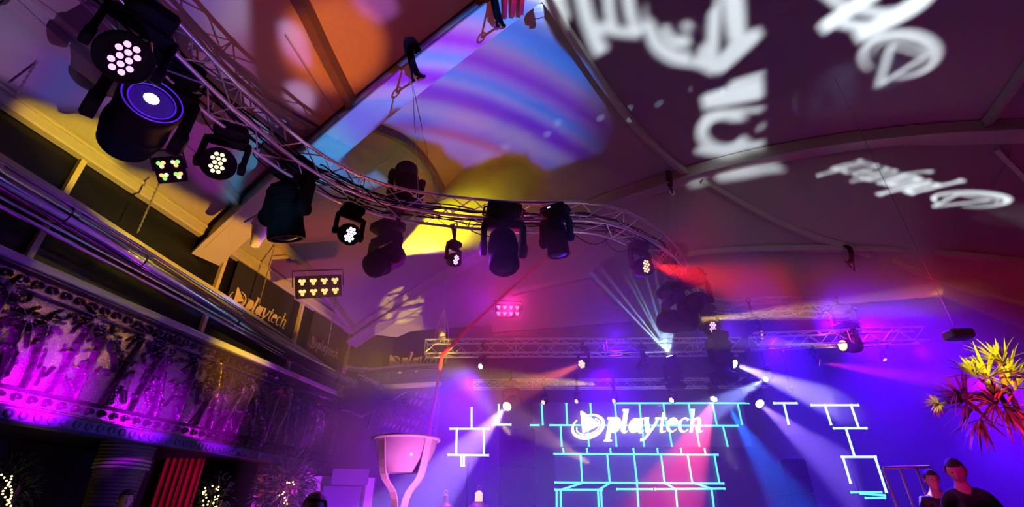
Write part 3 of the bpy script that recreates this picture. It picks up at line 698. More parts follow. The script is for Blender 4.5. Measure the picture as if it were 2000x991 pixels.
for rt, xs, yy in ((fl, (915, 950), 9.83), (fr_, (1655, 1705), 9.43)):
    for x in xs: q_ = at_y(x, 890, yy); mb = MB(); mb.tube([Vector((q_.x, yy, 0)), q_], .018, 6); mb.build('stand_pole', 'black', rt, True)
# speaker stacks
def speaker(px, y, x0, x1, zt, label):
    a = at_y(x0, 991, y); b = at_y(x1, 991, y); cx = (a.x+b.x)/2; wd = b.x-a.x; zt = at_y(px, zt, y).z
    root = empty('speaker_stack', (cx, y, 0), label, 'speaker'); n = 5; h = zt/n
    for i in range(n):
        mb = MB(); mb.box((cx, y, h*(i+.5)), (wd, .6, h*.98), bev=.015); cab = mb.build('cabinet', 'black', root)
        mb = MB(); mb.box((cx, y-.303, h*(i+.5)), (wd*.9, .012, h*.86)); mb.build('grille', 'blackm', cab)
        for s_ in (-1, 1):
            mb = MB(); mb.lathe((cx+s_*wd*.22, y-.31, h*(i+.5)), (0, -1, 0), [(0, wd*.17), (.012, wd*.18), (.012, wd*.15), (-.01, wd*.05), (0, 0)], 18); mb.build('cone', 'black', cab, True)
speaker(1020, 8.9, 975, 1046, 842, 'tall black speaker stack beside the left end of the cyan backdrop')
speaker(1590, 8.6, 1530, 1578, 900, 'dark speaker stack in the blue haze right of the backdrop')
# ================================================================== FAR WALL, BANNERS, DUCTS
wb = at_w(760, 720, 7.55)
# the far left corner: banner cloth and gold lettering
pb = [at_w(712, 652, 7.5), at_w(960, 640, 7.5)]; d_ = Vector((pb[1].x-pb[0].x, pb[1].y-pb[0].y, 0)); L_ = d_.length; d_.normalize(); nb = Vector((d_.y, -d_.x, 0))
z0 = at_w(712, 742, 7.5).z
mb = MB(); mb.box((pb[0]+pb[1])/2*1.0+Vector((0, 0, (z0-pb[0].z)/2)), (L_, .03, pb[0].z-z0), d_, nb, Z)
bn = mb.build('banner', 'bannercloth', None, label='dark banner along the far wall with gold lettering, its end hidden by the stage truss', cat='banner')
O = at_w(780, 719, 7.44); u_ = (at_w(875, 715, 7.44)-O).length/6.4
for nm, gg in [('emblem', emblem())]+[('letter_'+c, g) for c, g in letters()]:
    mb = MB(); solid(mb, gg, O, d_*u_, Z*u_*1.25, .012); mb.build(nm, 'banner', bn)
# banners on the left windows
def lbanner(pxa, pya, pxb, label, sc_=1.0):
    a = at_s(pxa, pya, .10); b_ = at_s(pxb, pya, .10); wa_, wb_ = ws(a.x, a.y)[0], ws(b_.x, b_.y)[0]
    u = (wb_-wa_)/8.4
    O = P3(wa_+u*2.0, .10, a.z)
    mb = MB(); mb.box(P3((wa_+wb_)/2, .04, a.z+.3), ((wb_-wa_)*1.06, .02, .95), WD3, SD3, Z); bn = mb.build('banner', 'bannercloth', None, label=label, cat='banner')
    for nm, gg in [('emblem', emblem())]+[('letter_'+c, g) for c, g in letters()]:
        mb = MB(); solid(mb, gg, P3(wa_+u*2.0, .055, a.z), WD3*u, Z*u*1.1, -.012); mb.build(nm, 'banner', bn)
lbanner(452, 585, 575, 'gold lettered banner on the left windows half hidden by the pipe rail')
lbanner(607, 672, 668, 'faint gold emblem banner by the far left corner above the rail end')
# rail and ducts in front of the windows
def linez(px0, py0, px1, py1, s):   # a line on the plane at distance s from the window wall
    return at_s(px0, py0, s), at_s(px1, py1, s)
def pipe(name, pix, s, r, m, label, cat, n=14, sag=0, group=None, parts=None):
    pts = spline([at_s(x, y, s) for x, y in pix], 5); root = empty(name, pts[len(pts)//2], label, cat, group)
    mb = MB(); mb.tube(pts, r, n); mb.build('tube', m, root, True)
    for i in range(4, len(pts)-1, 6):
        d = (pts[i+1]-pts[i-1]).normalized(); mb = MB(); mb.lathe(pts[i]-d*.04, d, [(0, r*1.16), (.08, r*1.16)], n); mb.build('joint_ring', m, root, True)
    return root
pipe('ventilation_duct', [(-120, 275), (0, 348), (130, 425), (250, 497), (390, 583), (560, 688), (690, 752)], .45, .13, 'chrome', 'long shiny steel duct along the left windows reflecting blue light', 'duct', 20)
for k, pts in enumerate(([(-120, 240), (0, 316), (130, 396), (250, 468), (390, 556), (570, 668)], [(-120, 318), (0, 386), (110, 446), (250, 520), (400, 602), (555, 690)], [(-120, 335), (0, 402), (110, 460), (250, 533), (400, 612), (550, 694)])):
    pipe('conduit_pipe', pts, .55, .022, 'chrome', ['thin steel pipe running just above the shiny duct', 'thin steel pipe running just below the shiny duct', 'lowest thin steel pipe under the shiny duct'][k], 'pipe', 8)
pa = spline([at_s(x, y, .35) for x, y in [(-120, 228), (0, 303), (78, 352), (160, 402), (325, 508), (460, 592), (560, 662), (655, 728)]], 4)
mb = MB(); mb.v = []
bp = beam_path(pa, .10, .11); bp.build('cable_tray', 'beam', None, label='beige cable tray rail running above the duct in front of the windows', cat='rail')
# hangers
for i, (x0, y0, x1, y1) in enumerate(((100, 75, 30, 187), (310, 360, 268, 455), (545, 445, 505, 600), (664, 540, 637, 695), (350, 190, 300, 300))):
    a = at_s(x0, y0, .5); b = at_s(x1, y1, .5); mb = MB(); mb.tube([a, b], .008, 6)
    for k in range(12): p = a.lerp(b, k/12); mb.lathe(p, b-a, [(0, .012), (.02, .016), (.04, .012)], 6)
    mb.build('hanger_chain', 'wire', None, True, ['chain hanger by the top left corner', 'chain hanger dropping from the eave to the cable tray below the square blinder', 'thin hanger wire crossing the window beside the gold lettering', 'long hanger chain beside the amber blinder', 'thin wire hanger behind the largest moving head'][i], 'chain')
# far wall pipework with the bent branch
def dpipe(name, pix, r, m, label, cat='pipe', n=14):
    pts = spline([at_d(x, y, d) for x, y, d in pix], 6); root = empty(name, pts[0], label, cat); mb = MB(); mb.tube(pts, r, n); mb.build('tube', m, root, True)
    for i in range(3, len(pts)-1, 7):
        d = (pts[i+1]-pts[i-1]).normalized(); mb = MB(); mb.lathe(pts[i]-d*.06, d, [(0, r*1.2), (.12, r*1.2)], n); mb.build('joint_ring', m, root, True)
dpipe('wall_pipe', [(660, 712, 12.2), (690, 722, 12.3), (730, 724, 12.3), (800, 718, 12.2), (870, 716, 12.0)], .09, 'chrome', 'horizontal steel pipe under the gold lettering on the far wall')
dpipe('wall_pipe', [(700, 735, 12.0), (722, 745, 11.9), (742, 757, 11.8), (747, 768, 11.8), (738, 790, 11.8), (728, 815, 11.8), (720, 836, 11.8)], .075, 'chrome', 'bent branch pipe dropping from the far corner, gold above and violet below')
dpipe('cable', [(745, 784, 11.7), (765, 783, 11.7), (782, 772, 11.7), (790, 768, 11.7)], .012, 'wire', 'thin white cable sagging from the bent branch pipe', 'cable', 6)
dpipe('conduit_pipe', [(642, 890, 11.6), (648, 850, 11.6), (656, 806, 11.6), (680, 804, 11.6), (705, 814, 11.6), (722, 806, 11.6)], .014, 'wire', 'thin violet lit conduit on the dark wall below the frieze end', 'pipe', 6)
# frieze on the far wall (short return) with its rail
fr2 = empty('carved_frieze', at_w(800, 800, 7.45), 'short carved frieze panel on the far wall under a beige rail with a wall lamp', 'frieze')
a = at_w(700, 765, 7.45); b = at_w(862, 762, 7.45); d2 = Vector((b.x-a.x, b.y-a.y, 0)); L2 = d2.length; d2.normalize(); n2 = Vector((d2.y, -d2.x, 0)); zb = at_w(780, 862, 7.45).z
mb = MB(); nx, nz = 90, 40; rr = random.Random(5)
vs = []
for j in range(nz+1):
    for i in range(nx+1):
        h = .05*abs(math.sin(i*.55+math.sin(j*.3)*2))*abs(math.cos(j*.42+i*.1))+rr.uniform(0, .012)
        p = a+d2*L2*i/nx+n2*h; vs.append((p.x, p.y, a.z+(zb-a.z)*(1-j/nz)))
mb.add(vs, [(j*(nx+1)+i, j*(nx+1)+i+1, (j+1)*(nx+1)+i+1, (j+1)*(nx+1)+i) for j in range(nz) for i in range(nx)])
mb.build('relief', 'frieze', fr2, True)
mb = MB(); mb.box(a+d2*L2/2+n2*.06+Z*.05, (L2, .14, .12), d2, n2, Z, .02); mb.build('top_rail', 'beam', fr2)
mb = MB(); c = at_w(790, 775, 7.3); mb.box(c, (.14, .14, .2), d2, n2, Z, .03); mb.lathe(c-Z*.1, -Z, [(0, .05), (.05, .075), (.06, 0)], 12); mb.build('wall_lamp', 'black', None, True, 'small black wall lamp on the far frieze rail', 'lamp')
# ================================================================== SLINGS, CHAINS, WIRES
def sling(px, py, top, drop, depth_off, label, wrap=.34, truss_pt=None):
    c = at_c(px, py, .45); root = empty('beam_sling', c, label, 'rigging sling')
    for k in range(3):
        o = SD3*(k-1)*.035+WD3*.02*k; pp = []
        for a in range(13): t = math.pi*2*a/12; pp.append(c+o+WD3*math.cos(t)*wrap*(.85+.06*k)+Z*(math.sin(t)*wrap*.9+.05))
        mb = MB(); mb.tube(pp, .022, 8, closed=False); mb.build('strap', 'black', root, True)
    b = c-Z*(wrap+.18); 
    for s_ in (-1, 1): mb = MB(); mb.tube([c+WD3*s_*wrap*.8-Z*.1, b], .016, 6); mb.build('strap', 'black', root, True)
    mb = MB(); mb.tube([b+Vector((math.cos(t)*.05, 0, math.sin(t)*.07)) for t in [i*math.pi/5 for i in range(10)]], .012, 6, closed=True); mb.build('shackle', 'alu', root, True)
    if truss_pt is not None:
        for s_ in (-.05, .05): mb = MB(); mb.tube([b-Z*.05, truss_pt+SD3*s_*3], .006, 6); mb.build('steel_cable', 'wire', root, True)
    return root
i_ = nearest_t(at_z(815, 402, ZT)); sling(812, 120, 0, 0, 0, 'black strap sling wrapped round the near beam with two steel cables down to the truss', .26, tpts[i_]+Z*.17)
i_ = nearest_t(at_z(1322, 520, ZT)); sling(1308, 352, 0, 0, 0, 'black strap sling where the rafters cross with cables down to the arc end', .22, tpts[i_]+Z*.17)
sling(1657, 500, 0, 0, 0, 'small dark sling on the far purlin at right', .22)
sling(972, 12, 0, 0, 0, 'shiny black sling at the top edge beside the red stickered beam end', .30)
mb = MB(); mb.tube([at_z(505, -40, 9.0), at_c(560, 75, .12), at_z(725, 330, 7.2), tpts[nearest_t(at_z(790, 330, ZT))]+Z*.8], .008, 6); mb.build('guy_wire', 'wire', None, True, 'pale guy wire running from the top edge down to the upright moving head', 'cable')
# small white bracket and red stickered plate at the top
mb = MB(); c = at_c(1052, 22, .3); mb.box(c, (.16, .14, .18), SD3, WD3, Z, .02); mb.box(c+WD3*.12, (.1, .12, .05), SD3, WD3, Z); mb.build('bracket', 'white', None, label='small white box bracket beside the top of the curved rib', cat='bracket')
mb = MB(); c = at_c(1003, 6, .5); 
for k in range(3): mb.box(c+SD3*.13*(k-1), (.07, .34, .16), (SD3+WD3*.3).normalized(), (WD3-SD3*.3).normalized(), Z)
mb.build('warning_plate', 'red', None, label='red striped plate on the beam at the top edge', cat='plate')
# chain hoist over the left end of the stage truss
root = empty('chain_hoist', at_y(862, 668, 9.2), 'chain hoist hanging above the yellow end of the stage truss', 'hoist')
top = at_y(866, 520, 9.3); bot = at_y(866, 664, 9.3)
mb = MB(); mb.tube([Vector((top.x, top.y, zceil(top.x, top.y)-.06)), at_y(868, 610, 9.3)], .008, 6); mb.build('steel_cable', 'wire', root, True)
for dx in (-10, 0, 8, 16): mb = MB(); mb.tube(spline([at_y(867, 606, 9.3), at_y(862+dx*.8, 640, 9.3), at_y(860+dx, 668, 9.3)], 4), .014, 6); mb.build('chain', 'yellowp', root, True)
mb = MB(); c = at_y(863, 652, 9.3); mb.box(c, (.16, .14, .22), bev=.03); mb.build('motor_housing', 'yellowp', root, True)
# strap line, its red lighting put into the colour
mb = MB(); pts = [at_d(1085, 488, 7.9), at_d(1000, 562, 8.3), at_d(925, 632, 8.7), at_d(864, 694, 9.1)]
rl = empty('red_lit_strap', pts[-1], 'long strap, red light put into its colour, slanting from the curved truss down past the stage truss end', 'strap')
mb.tube(pts, [.012, .02, .028, .034], 8); mb.build('upper_run', 'red', rl, True)
mb = MB(); mb.tube(spline([at_d(864, 694, 9.1), at_d(856, 740, 9.1), at_d(850, 780, 9.0), at_d(842, 820, 9.0), at_d(838, 850, 9.0)], 4), .035, 8); mb.build('lower_run', 'red', rl, True)
# white heater lamp on the left beam
c = at_z(508, 452, 5.3); root = empty('heater_lamp', c, 'white conical lamp fixed to the left eave below the big unlit moving head', 'lamp')
d_ = Vector((-.15, .12, -1)).normalized(); mb = MB(); mb.lathe(c-d_*.22, d_, [(0, .03), (.03, .13), (.14, .15), (.15, .12), (.20, .12), (.36, .075), (.46, .06), (.47, .045), (.42, 0)], 22); mb.build('lamp_body', 'white', root, True)
mb = MB(); mb.tube([c-d_*.2, c-d_*.3-SD3*.15, c-d_*.2-SD3*.35], .015, 8); mb.build('arm', 'white', root, True)
# ================================================================== BOWL ON A STAND
c = at_d(789, 905, 5.0); zt = at_d(789, 856, 5.0).z; rb = (at_d(855, 856, 5.0).x-at_d(723, 856, 5.0).x)/2
root = empty('acrylic_bowl', (c.x, c.y, zt-.36), 'large clear bowl glowing pink on a tapered stand, in front of the far wall', 'bowl')
prof = [(0, .02), (.0, .16*rb/.35), (.04, .55*rb), (.12, .76*rb), (.22, .88*rb), (.33, .95*rb)]
outer = [(t, r) for t, r in prof]; inner = [(t+.006, r-.008) for t, r in prof[::-1] if r > .05]
mb = MB(); mb.lathe((c.x, c.y, zt-.33), Z, outer+[(.336, .945*rb)]+inner, 40); mb.build('glass_bowl', 'acryl', root, True)
mb = MB(); mb.tube([Vector((c.x+math.cos(t)*rb*.98, c.y+math.sin(t)*rb*.98, zt)) for t in [i*math.pi/20 for i in range(40)]], .017, 8, closed=True); mb.build('rim', 'white', root, True)
st = empty('bowl_stand', (c.x, c.y, .0), 'hourglass stand of crossing pale bars that carries the clear bowl', 'stand')
for k in range(4):
    a = k*math.pi/2+.95; e1 = Vector((math.cos(a), math.sin(a), 0)); t_ = Vector((-e1.y, e1.x, 0))
    pts = spline([Vector((c.x, c.y, zt))+e1*rb*.93, Vector((c.x, c.y, zt-.35))+e1*rb*.72, Vector((c.x, c.y, zt-.66))+e1*.055, Vector((c.x, c.y, .7))+e1*.14, Vector((c.x, c.y, 0))+e1*.34], 6)
    mb = MB(); vs = []
    for p in pts: vs += [p-t_*.045, p+t_*.045, p+t_*.045+e1*.01, p-t_*.045+e1*.01]
    n = len(pts); mb.add(vs, [[i*4+q, i*4+(q+1) % 4, (i+1)*4+(q+1) % 4, (i+1)*4+q] for i in range(n-1) for q in range(4)]); mb.build('bar', 'white', st)
mb = MB(); mb.lathe((c.x, c.y, 0), Z, [(0, .36), (.03, .36), (.04, .1)], 24); mb.build('base', 'white', st, True)
# ================================================================== LOWER LEFT: COLUMN, DRAPES, PLANTS, SCREENS
c = at_s(235, 920, -.55)
root = empty('palm_trunk_column', (c.x, c.y, 0), 'grey carved column ringed like a palm trunk under the balcony', 'column')
mb = MB(); prof = []
for i in range(54):
    z = 2.62*i/54; r = .22+.13*(z/2.62)**2; prof += [(z, r+.014), (z+.03, r), (z+.045, r+.012)]
mb.lathe((c.x, c.y, 0), Z, prof, 28); mb.build('shaft', mat('ringed_stone', (.20, .17, .15), .75, noise=.3, bump=.5, bscale=70), root, True)
mb = MB()
for z in (2.28, 2.33, 2.38): mb.tube([Vector((c.x+math.cos(t)*.335, c.y+math.sin(t)*.335, z)) for t in [i*math.pi/14 for i in range(28)]], .018, 6, closed=True)
mb.build('neck_ring', 'beam', root, True)
def drape(x0, x1, y, yb, dep, label, m='drape', n=60, amp=.05):
    a = at_d(x0, y, dep); b = at_d(x1, y, dep); zb = max(.05, at_d(x0, yb, dep).z); mb = MB(); vs = []
    for i in range(n+1):
        t = i/n; p = a.lerp(b, t); o = amp*math.sin(t*n*.7)+.02*math.sin(t*n*1.9)
        for z in (a.z, zb): vs.append((p.x, p.y+o, z))
    for i in range(n+1):
        t = i/n; p = a.lerp(b, t); o = amp*math.sin(t*n*.7)+.02*math.sin(t*n*1.9)
        for z in (a.z, zb): vs.append((p.x, p.y+o+.012, z))
    k = 2*(n+1); fs = [(2*i, 2*i+2, 2*i+3, 2*i+1) for i in range(n)]+[(k+2*i+1, k+2*i+3, k+2*i+2, k+2*i) for i in range(n)]+[(2*i, k+2*i, k+2*i+2, 2*i+2) for i in range(n)]
    mb.add(vs, fs); return mb.build('drape', m, None, True, label=label, cat='drape')
drape(322, 402, 896, 1300, 9.2, 'red lit drape hanging under the balcony right of the carved column')
drape(60, 195, 905, 1300, 8.6, 'dark red drape behind the carved column at far left')
drape(505, 560, 905, 1300, 9.8, 'red lit drape behind the leafy plant with fairy lights')
sw = mat('pale_screen_cloth', (.42, .38, .45), .7, noise=.05)
a = at_d(505, 928, 8.8); b = at_d(735, 912, 9.6)
d3 = Vector((b.x-a.x, b.y-a.y, 0)); L3 = d3.length; d3.normalize(); n3 = Vector((d3.y, -d3.x, 0))
mb = MB(); mb.box(Vector(((a.x+b.x)/2, (a.y+b.y)/2, 1.18)), (L3, .06, 2.36), d3, n3, Z); mb.build('partition_screen', sw, None, label='pale partition screen lit violet left of the bowl stand', cat='screen')
for i, (x0, x1, yt, yb2, lab) in enumerate(((656, 726, 917, 950, 'dark navy panel, upper of the two on the pale screen'), (638, 712, 950, 1040, 'dark navy panel, lower of the two on the pale screen'))):
    a = at_d(x0, yt, 8.9+i*.0); b = at_d(x1, yt, 9.1); zb = at_d(x0, yb2, 9.0).z
    mb = MB(); dd = Vector((b.x-a.x, b.y-a.y, 0)); Ld = dd.length; dd.normalize(); mb.box(Vector(((a.x+b.x)/2, (a.y+b.y)/2-.15, (a.z+zb)/2)), (Ld, .12, a.z-zb), dd, Vector((dd.y, -dd.x, 0)), Z, .01); mb.build('wall_panel', mat('navy_panel%d' % i, (.05, .04, .12), .6, noise=.1), None, label=lab, cat='panel')
def bush(px, py, dep, rad, n, label, seed, lights=0, m='darkleaf', hgt=1.0):
    rr = random.Random(seed); c = at_d(px, py, dep); root = empty('potted_shrub', (c.x, c.y, 0), label, 'plant')
    mb = MB(); vs = []; fs = []
    for _ in range(n):
        u = Vector((rr.gauss(0, 1), rr.gauss(0, 1), rr.gauss(0, 1))).normalized(); p = c+Vector((u.x*rad, u.y*rad, u.z*rad*hgt))*rr.uniform(.2, 1)**.6
        d = (u+Vector((rr.gauss(0, .4), rr.gauss(0, .4), rr.gauss(.1, .4)))).normalized(); s_ = d.cross(Vector((rr.gauss(0, 1), rr.gauss(0, 1), 1))).normalized()
        L = rad*rr.uniform(.25, .5); wd = L*.08; k = len(vs)
        vs += [p, p+d*L*.4+s_*wd, p+d*L+Vector((0, 0, -L*.25)), p+d*L*.4-s_*wd]; fs += [(k, k+1, k+2, k+3)]
    mb.add(vs, fs); mb.build('foliage', m, root)
    mb = MB()
    for k in range(5): a = k*1.257; mb.tube([Vector((c.x, c.y, .3)), c+Vector((math.cos(a)*rad*.5, math.sin(a)*rad*.5, rad*.2))], [.025, .01], 6)
    mb.build('stem', 'bark', root, True)
    mb = MB(); mb.lathe((c.x, c.y, 0), Z, [(0, .16), (.32, .22), (.32, .19), (.28, .0)], 18); mb.build('pot', 'black', root, True)
    return c, root
c, r1 = bush(560, 955, 8.0, .45, 1500, 'leafy shrub wound with a few warm fairy lights beside the pale screen', 3, hgt=1.2)
rr = random.Random(4)
def fairy(pts, label, grp):
    for p in pts:
        mb = MB(); mb.lathe(p, Z, [(-.012, 0), (-.008, .008), (0, .012), (.008, .008), (.012, 0)], 8)
        mb.build('fairy_light', 'fairy', None, True, label, 'fairy light', grp)
fairy([at_d(x, y, 7.66) for x, y in ((561, 943), (565, 944), (572, 942), (574, 947), (554, 962), (552, 966), (546, 968), (556, 973), (559, 978), (555, 983), (561, 985), (548, 975))], 'tiny warm fairy light in the leafy shrub', 'fairy lights in the shrub')
bush(415, 985, 7.6, .28, 500, 'narrow dark shrub covered in fairy lights right of the red drape', 8, hgt=1.6)
fairy([at_d(415+18*math.sin(i*2.1+i*i*.3), 950+i*1.9, 7.38) for i in range(24)], 'tiny warm fairy light on the narrow shrub', 'fairy lights on the narrow shrub')
bush(8, 960, 6.5, .35, 600, 'dark shrub at the bottom left corner with fairy lights', 9, hgt=1.3)
fairy([at_d(3+20*abs(math.sin(i*1.7)), 928+i*2.9, 6.22) for i in range(22)], 'tiny warm fairy light at the left edge', 'fairy lights at the left edge')
# bells / lanterns right of the bowl
for (px, py, k, lab) in ((935, 975, 1.0, 'small brass lantern standing right of the bowl'), (870, 978, .8, 'smaller brass lantern close to the bowl')):
    c = at_d(px, py, 7.6); root = empty('lantern', c-Z*.12*k, lab, 'lantern'); mb = MB()
    mb.lathe(c-Z*.12*k, Z, [(0, .17*k), (.02*k, .16*k), (.05*k, .10*k), (.08*k, .075*k)], 20); mb.build('shade', 'brass', root, True)
    mb = MB(); mb.lathe(c-Z*.04*k, Z, [(0, .06*k), (.12*k, .06*k), (.15*k, .03*k), (.16*k, 0)], 16); mb.build('globe', 'led_warm' if k == 1 else 'brass', root, True)
    mb = MB(); mb.tube([c+Z*(.12*k)+Vector((math.cos(t)*.035*k, 0, .03*k+math.sin(t)*.035*k)) for t in [i*math.pi/6 for i in range(12)]], .006*k, 6, closed=True); mb.build('ring_handle', 'brass', root, True)
    mb = MB(); mb.lathe((c.x, c.y, 0), Z, [(0, .18), (c.z-.12*k, .18)], 16); mb.build('plinth', 'black', root, True)
# ================================================================== FRONDED PLANT AT RIGHT
def leafcluster(root, c, axis, n, L, wd, spread, seed, m='leafm', name='leaf_cluster'):
    rr = random.Random(seed); mb = MB(); x, y, d = basis(Vector(axis))
    for i in range(n):
        a = rr.uniform(0, 6.283); e = rr.uniform(.15, 1)*spread; dv = (d*math.cos(e)+(x*math.cos(a)+y*math.sin(a))*math.sin(e)).normalized()
        s_ = dv.cross(Z); s_ = s_.normalized() if s_.length > .05 else x; ll = L*rr.uniform(.65, 1.1); pts = []; p = c.copy(); v = dv.copy()
        for k in range(7): pts.append(p.copy()); p = p+v*ll/6; v = (v+Vector((0, 0, -.11))).normalized()
        vs = []
        for k, q in enumerate(pts): w_ = wd*[.35, .8, 1, .95, .75, .45, .05][k]; vs += [q-s_*w_/2, q+Vector((0, 0, -w_*.18)), q+s_*w_/2]
        mb.add(vs, [f for k in range(6) for f in ((k*3, k*3+1, k*3+4, k*3+3), (k*3+1, k*3+2, k*3+5, k*3+4))])
    return mb.build(name, m, root, True)
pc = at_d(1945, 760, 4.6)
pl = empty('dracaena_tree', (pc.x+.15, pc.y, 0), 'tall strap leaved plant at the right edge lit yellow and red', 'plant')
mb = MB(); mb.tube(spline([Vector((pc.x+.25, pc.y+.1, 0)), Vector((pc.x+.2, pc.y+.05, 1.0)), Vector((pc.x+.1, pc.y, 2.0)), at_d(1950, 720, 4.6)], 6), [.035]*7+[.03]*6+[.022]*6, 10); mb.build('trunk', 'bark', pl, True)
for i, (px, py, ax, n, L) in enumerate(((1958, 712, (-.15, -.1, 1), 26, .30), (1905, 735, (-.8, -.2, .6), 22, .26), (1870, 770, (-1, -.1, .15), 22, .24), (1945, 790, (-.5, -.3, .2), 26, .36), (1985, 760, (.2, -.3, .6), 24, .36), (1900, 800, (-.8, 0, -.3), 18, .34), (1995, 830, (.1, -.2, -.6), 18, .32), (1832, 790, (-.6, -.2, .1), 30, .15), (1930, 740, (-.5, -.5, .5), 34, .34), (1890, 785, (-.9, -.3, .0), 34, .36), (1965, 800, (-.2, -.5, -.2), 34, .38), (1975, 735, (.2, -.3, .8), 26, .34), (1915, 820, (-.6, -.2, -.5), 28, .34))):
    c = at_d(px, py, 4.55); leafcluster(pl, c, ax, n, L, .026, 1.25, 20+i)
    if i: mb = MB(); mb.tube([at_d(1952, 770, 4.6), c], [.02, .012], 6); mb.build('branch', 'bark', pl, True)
# ================================================================== PEOPLE
def skinned(name, joints, edges, m, parent, sub=2):
    me = bpy.data.meshes.new(name); me.from_pydata([Vector(j[0])-ORG[parent] for j in joints], edges, []); me.materials.append(M[m])
    o = bpy.data.objects.new(name, me); COL.objects.link(o); o.parent = parent; ORG[o] = ORG[parent]
    s = o.modifiers.new('skin', 'SKIN'); s.use_smooth_shade = True; s.use_x_symmetry = False
    for i, j in enumerate(joints): r = j[1]; me.skin_vertices[0].data[i].radius = (r, r) if not isinstance(r, tuple) else r
    me.skin_vertices[0].data[0].use_root = True
    b = o.modifiers.new('sub', 'SUBSURF'); b.levels = sub; b.render_levels = sub; return o
def person(px, py, dep, yaw, k, label, nod=.3, hair='hair'):
    hc = at_d(px, py, dep); f = Vector((math.sin(yaw), -math.cos(yaw), 0)); s = Vector((f.y, -f.x, 0)); zt = hc.z; base = Vector((hc.x, hc.y, zt-1.575*k))
    root = empty('person', base, label, 'person')
    def L(x, y, z): return base+s*x*k+f*y*k+Z*z*k
    J = [(L(0, 0, .92), .11), (L(0, 0, 1.1), .10), (L(0, .0, 1.26), .11), (L(0, -.01, 1.37), .065), (L(0, .0, 1.47), .052), (L(0, .02, 1.56), .05),
         (L(.15, 0, 1.34), .045), (L(.23, .02, 1.10), .042), (L(.2, .22, .98), .034), (L(.17, .3, .98), .03), (L(-.15, 0, 1.34), .045), (L(-.23, .02, 1.10), .042), (L(-.2, .22, .98), .034), (L(-.17, .3, .98), .03),
         (L(.10, 0, .82), .095), (L(.11, .02, .47), .062), (L(.11, -.02, .08), .042), (L(.11, .12, .03), .035), (L(-.10, 0, .82), .095), (L(-.11, .02, .47), .062), (L(-.11, -.02, .08), .042), (L(-.11, .12, .03), .035)]
    E = [(0, 1), (1, 2), (2, 3), (3, 4), (4, 5), (3, 6), (6, 7), (7, 8), (8, 9), (3, 10), (10, 11), (11, 12), (12, 13), (0, 14), (14, 15), (15, 16), (16, 17), (0, 18), (18, 19), (19, 20), (20, 21)]
    for sg, w_ in ((1, 9), (-1, 13)):
        wp = J[w_][0]
        for q in range(4):
            b = len(J); o = s*(q-1.5)*.02*k*sg; J += [(wp+f*.06*k+o, .010), (wp+f*(.10+.008*(q in (1, 2)))*k+o-Z*.012*k, .009), (wp+f*.11*k+o-Z*.04*k, .008)]; E += [(w_, b), (b, b+1), (b+1, b+2)]
        b = len(J); J += [(wp+f*.02*k-s*sg*.04*k, .011), (wp+f*.06*k-s*sg*.055*k-Z*.01*k, .009)]; E += [(w_, b), (b, b+1)]
    body = skinned('body', J, E, 'skin', root)
    # clothing follows the body
    T = [(L(0, 0, .86), .15), (L(0, 0, 1.1), .14), (L(0, 0, 1.26), .15), (L(0, -.01, 1.39), .088), (L(.15, 0, 1.345), .066), (L(.215, .015, 1.16), .058), (L(-.15, 0, 1.345), .066), (L(-.215, .015, 1.16), .058)]
    skinned('t_shirt', T, [(0, 1), (1, 2), (2, 3), (3, 4), (4, 5), (3, 6), (6, 7)], 'shirt', root)
    skinned('trousers', [(L(0, 0, .93), .14), (L(.10, 0, .8), .11), (L(.11, .02, .47), .08), (L(.11, -.02, .12), .065), (L(-.10, 0, .8), .11), (L(-.11, .02, .47), .08), (L(-.11, -.02, .12), .065)], [(0, 1), (1, 2), (2, 3), (0, 4), (4, 5), (5, 6)], 'shirt', root)
    # head: shaped ellipsoid with face
    hf = (f*math.cos(nod)-Z*math.sin(nod)).normalized(); hu = s.cross(hf); hu = hu if hu.z > 0 else -hu
    H = L(0, .03, 1.575); mb = MB(); vs = []; nu, nv = 40, 28
    def hp(a, b, g=0):
        y = math.sin(b); r = math.cos(b); x = r*math.sin(a); z = r*math.cos(a)   # z forward
        wx, wz, wy = .076, .096, .122
        if y < 0: wx *= 1-.34*(-y)**1.6; wz *= 1-.10*(-y)
        zz = z*wz; fr_ = max(0, z)
        if fr_ > .3:
            ax = abs(math.sin(a)*r)
            zz += .024*math.exp(-((x*1)/.16)**2-((y+.12)/.20)**2)                 # nose
            zz -= .012*math.exp(-((ax-.36)/.17)**2-((y-.10)/.12)**2)              # eye sockets
            zz += .007*math.exp(-(ax/.5)**2-((y-.30)/.10)**2)                     # brow
            zz += .007*math.exp(-(x/.26)**2-((y+.46)/.07)**2)-.005*math.exp(-(x/.26)**2-((y+.53)/.03)**2)+.006*math.exp(-(x/.24)**2-((y+.58)/.05)**2)
            zz += .010*math.exp(-(x/.24)**2-((y+.84)/.12)**2)                     # chin
        return H+(s*x*(wx+g)+hf*(zz+z*g)+hu*y*(wy+g))*k
    for j in range(nv+1):
        for i in range(nu): vs.append(hp(2*math.pi*i/nu, -math.pi/2+math.pi*j/nv))
    mb.add(vs, [(j*nu+i, j*nu+(i+1) % nu, (j+1)*nu+(i+1) % nu, (j+1)*nu+i) for j in range(nv) for i in range(nu)])
    for e in (-1, 1):
        c = H+(s*e*.078-hf*.005-hu*.0)*k; mb.lathe(c, s*e, [(-.01*k, .01*k), (0, .030*k), (.012*k, .028*k), (.012*k, .018*k), (.004*k, 0)], 14, up=hu, sx=.62, sy=1)
    mb.build('head', 'skin', root, True)
    mb = MB()
    for e in (-1, 1): mb.lathe(H+(s*e*.029+hf*.078+hu*.013)*k, hf, [(-.01*k, .0), (0, .010*k), (.006*k, .007*k), (.008*k, 0)], 10, sx=1.2, sy=.6)
    mb.build('eyes', 'hair', root, True)
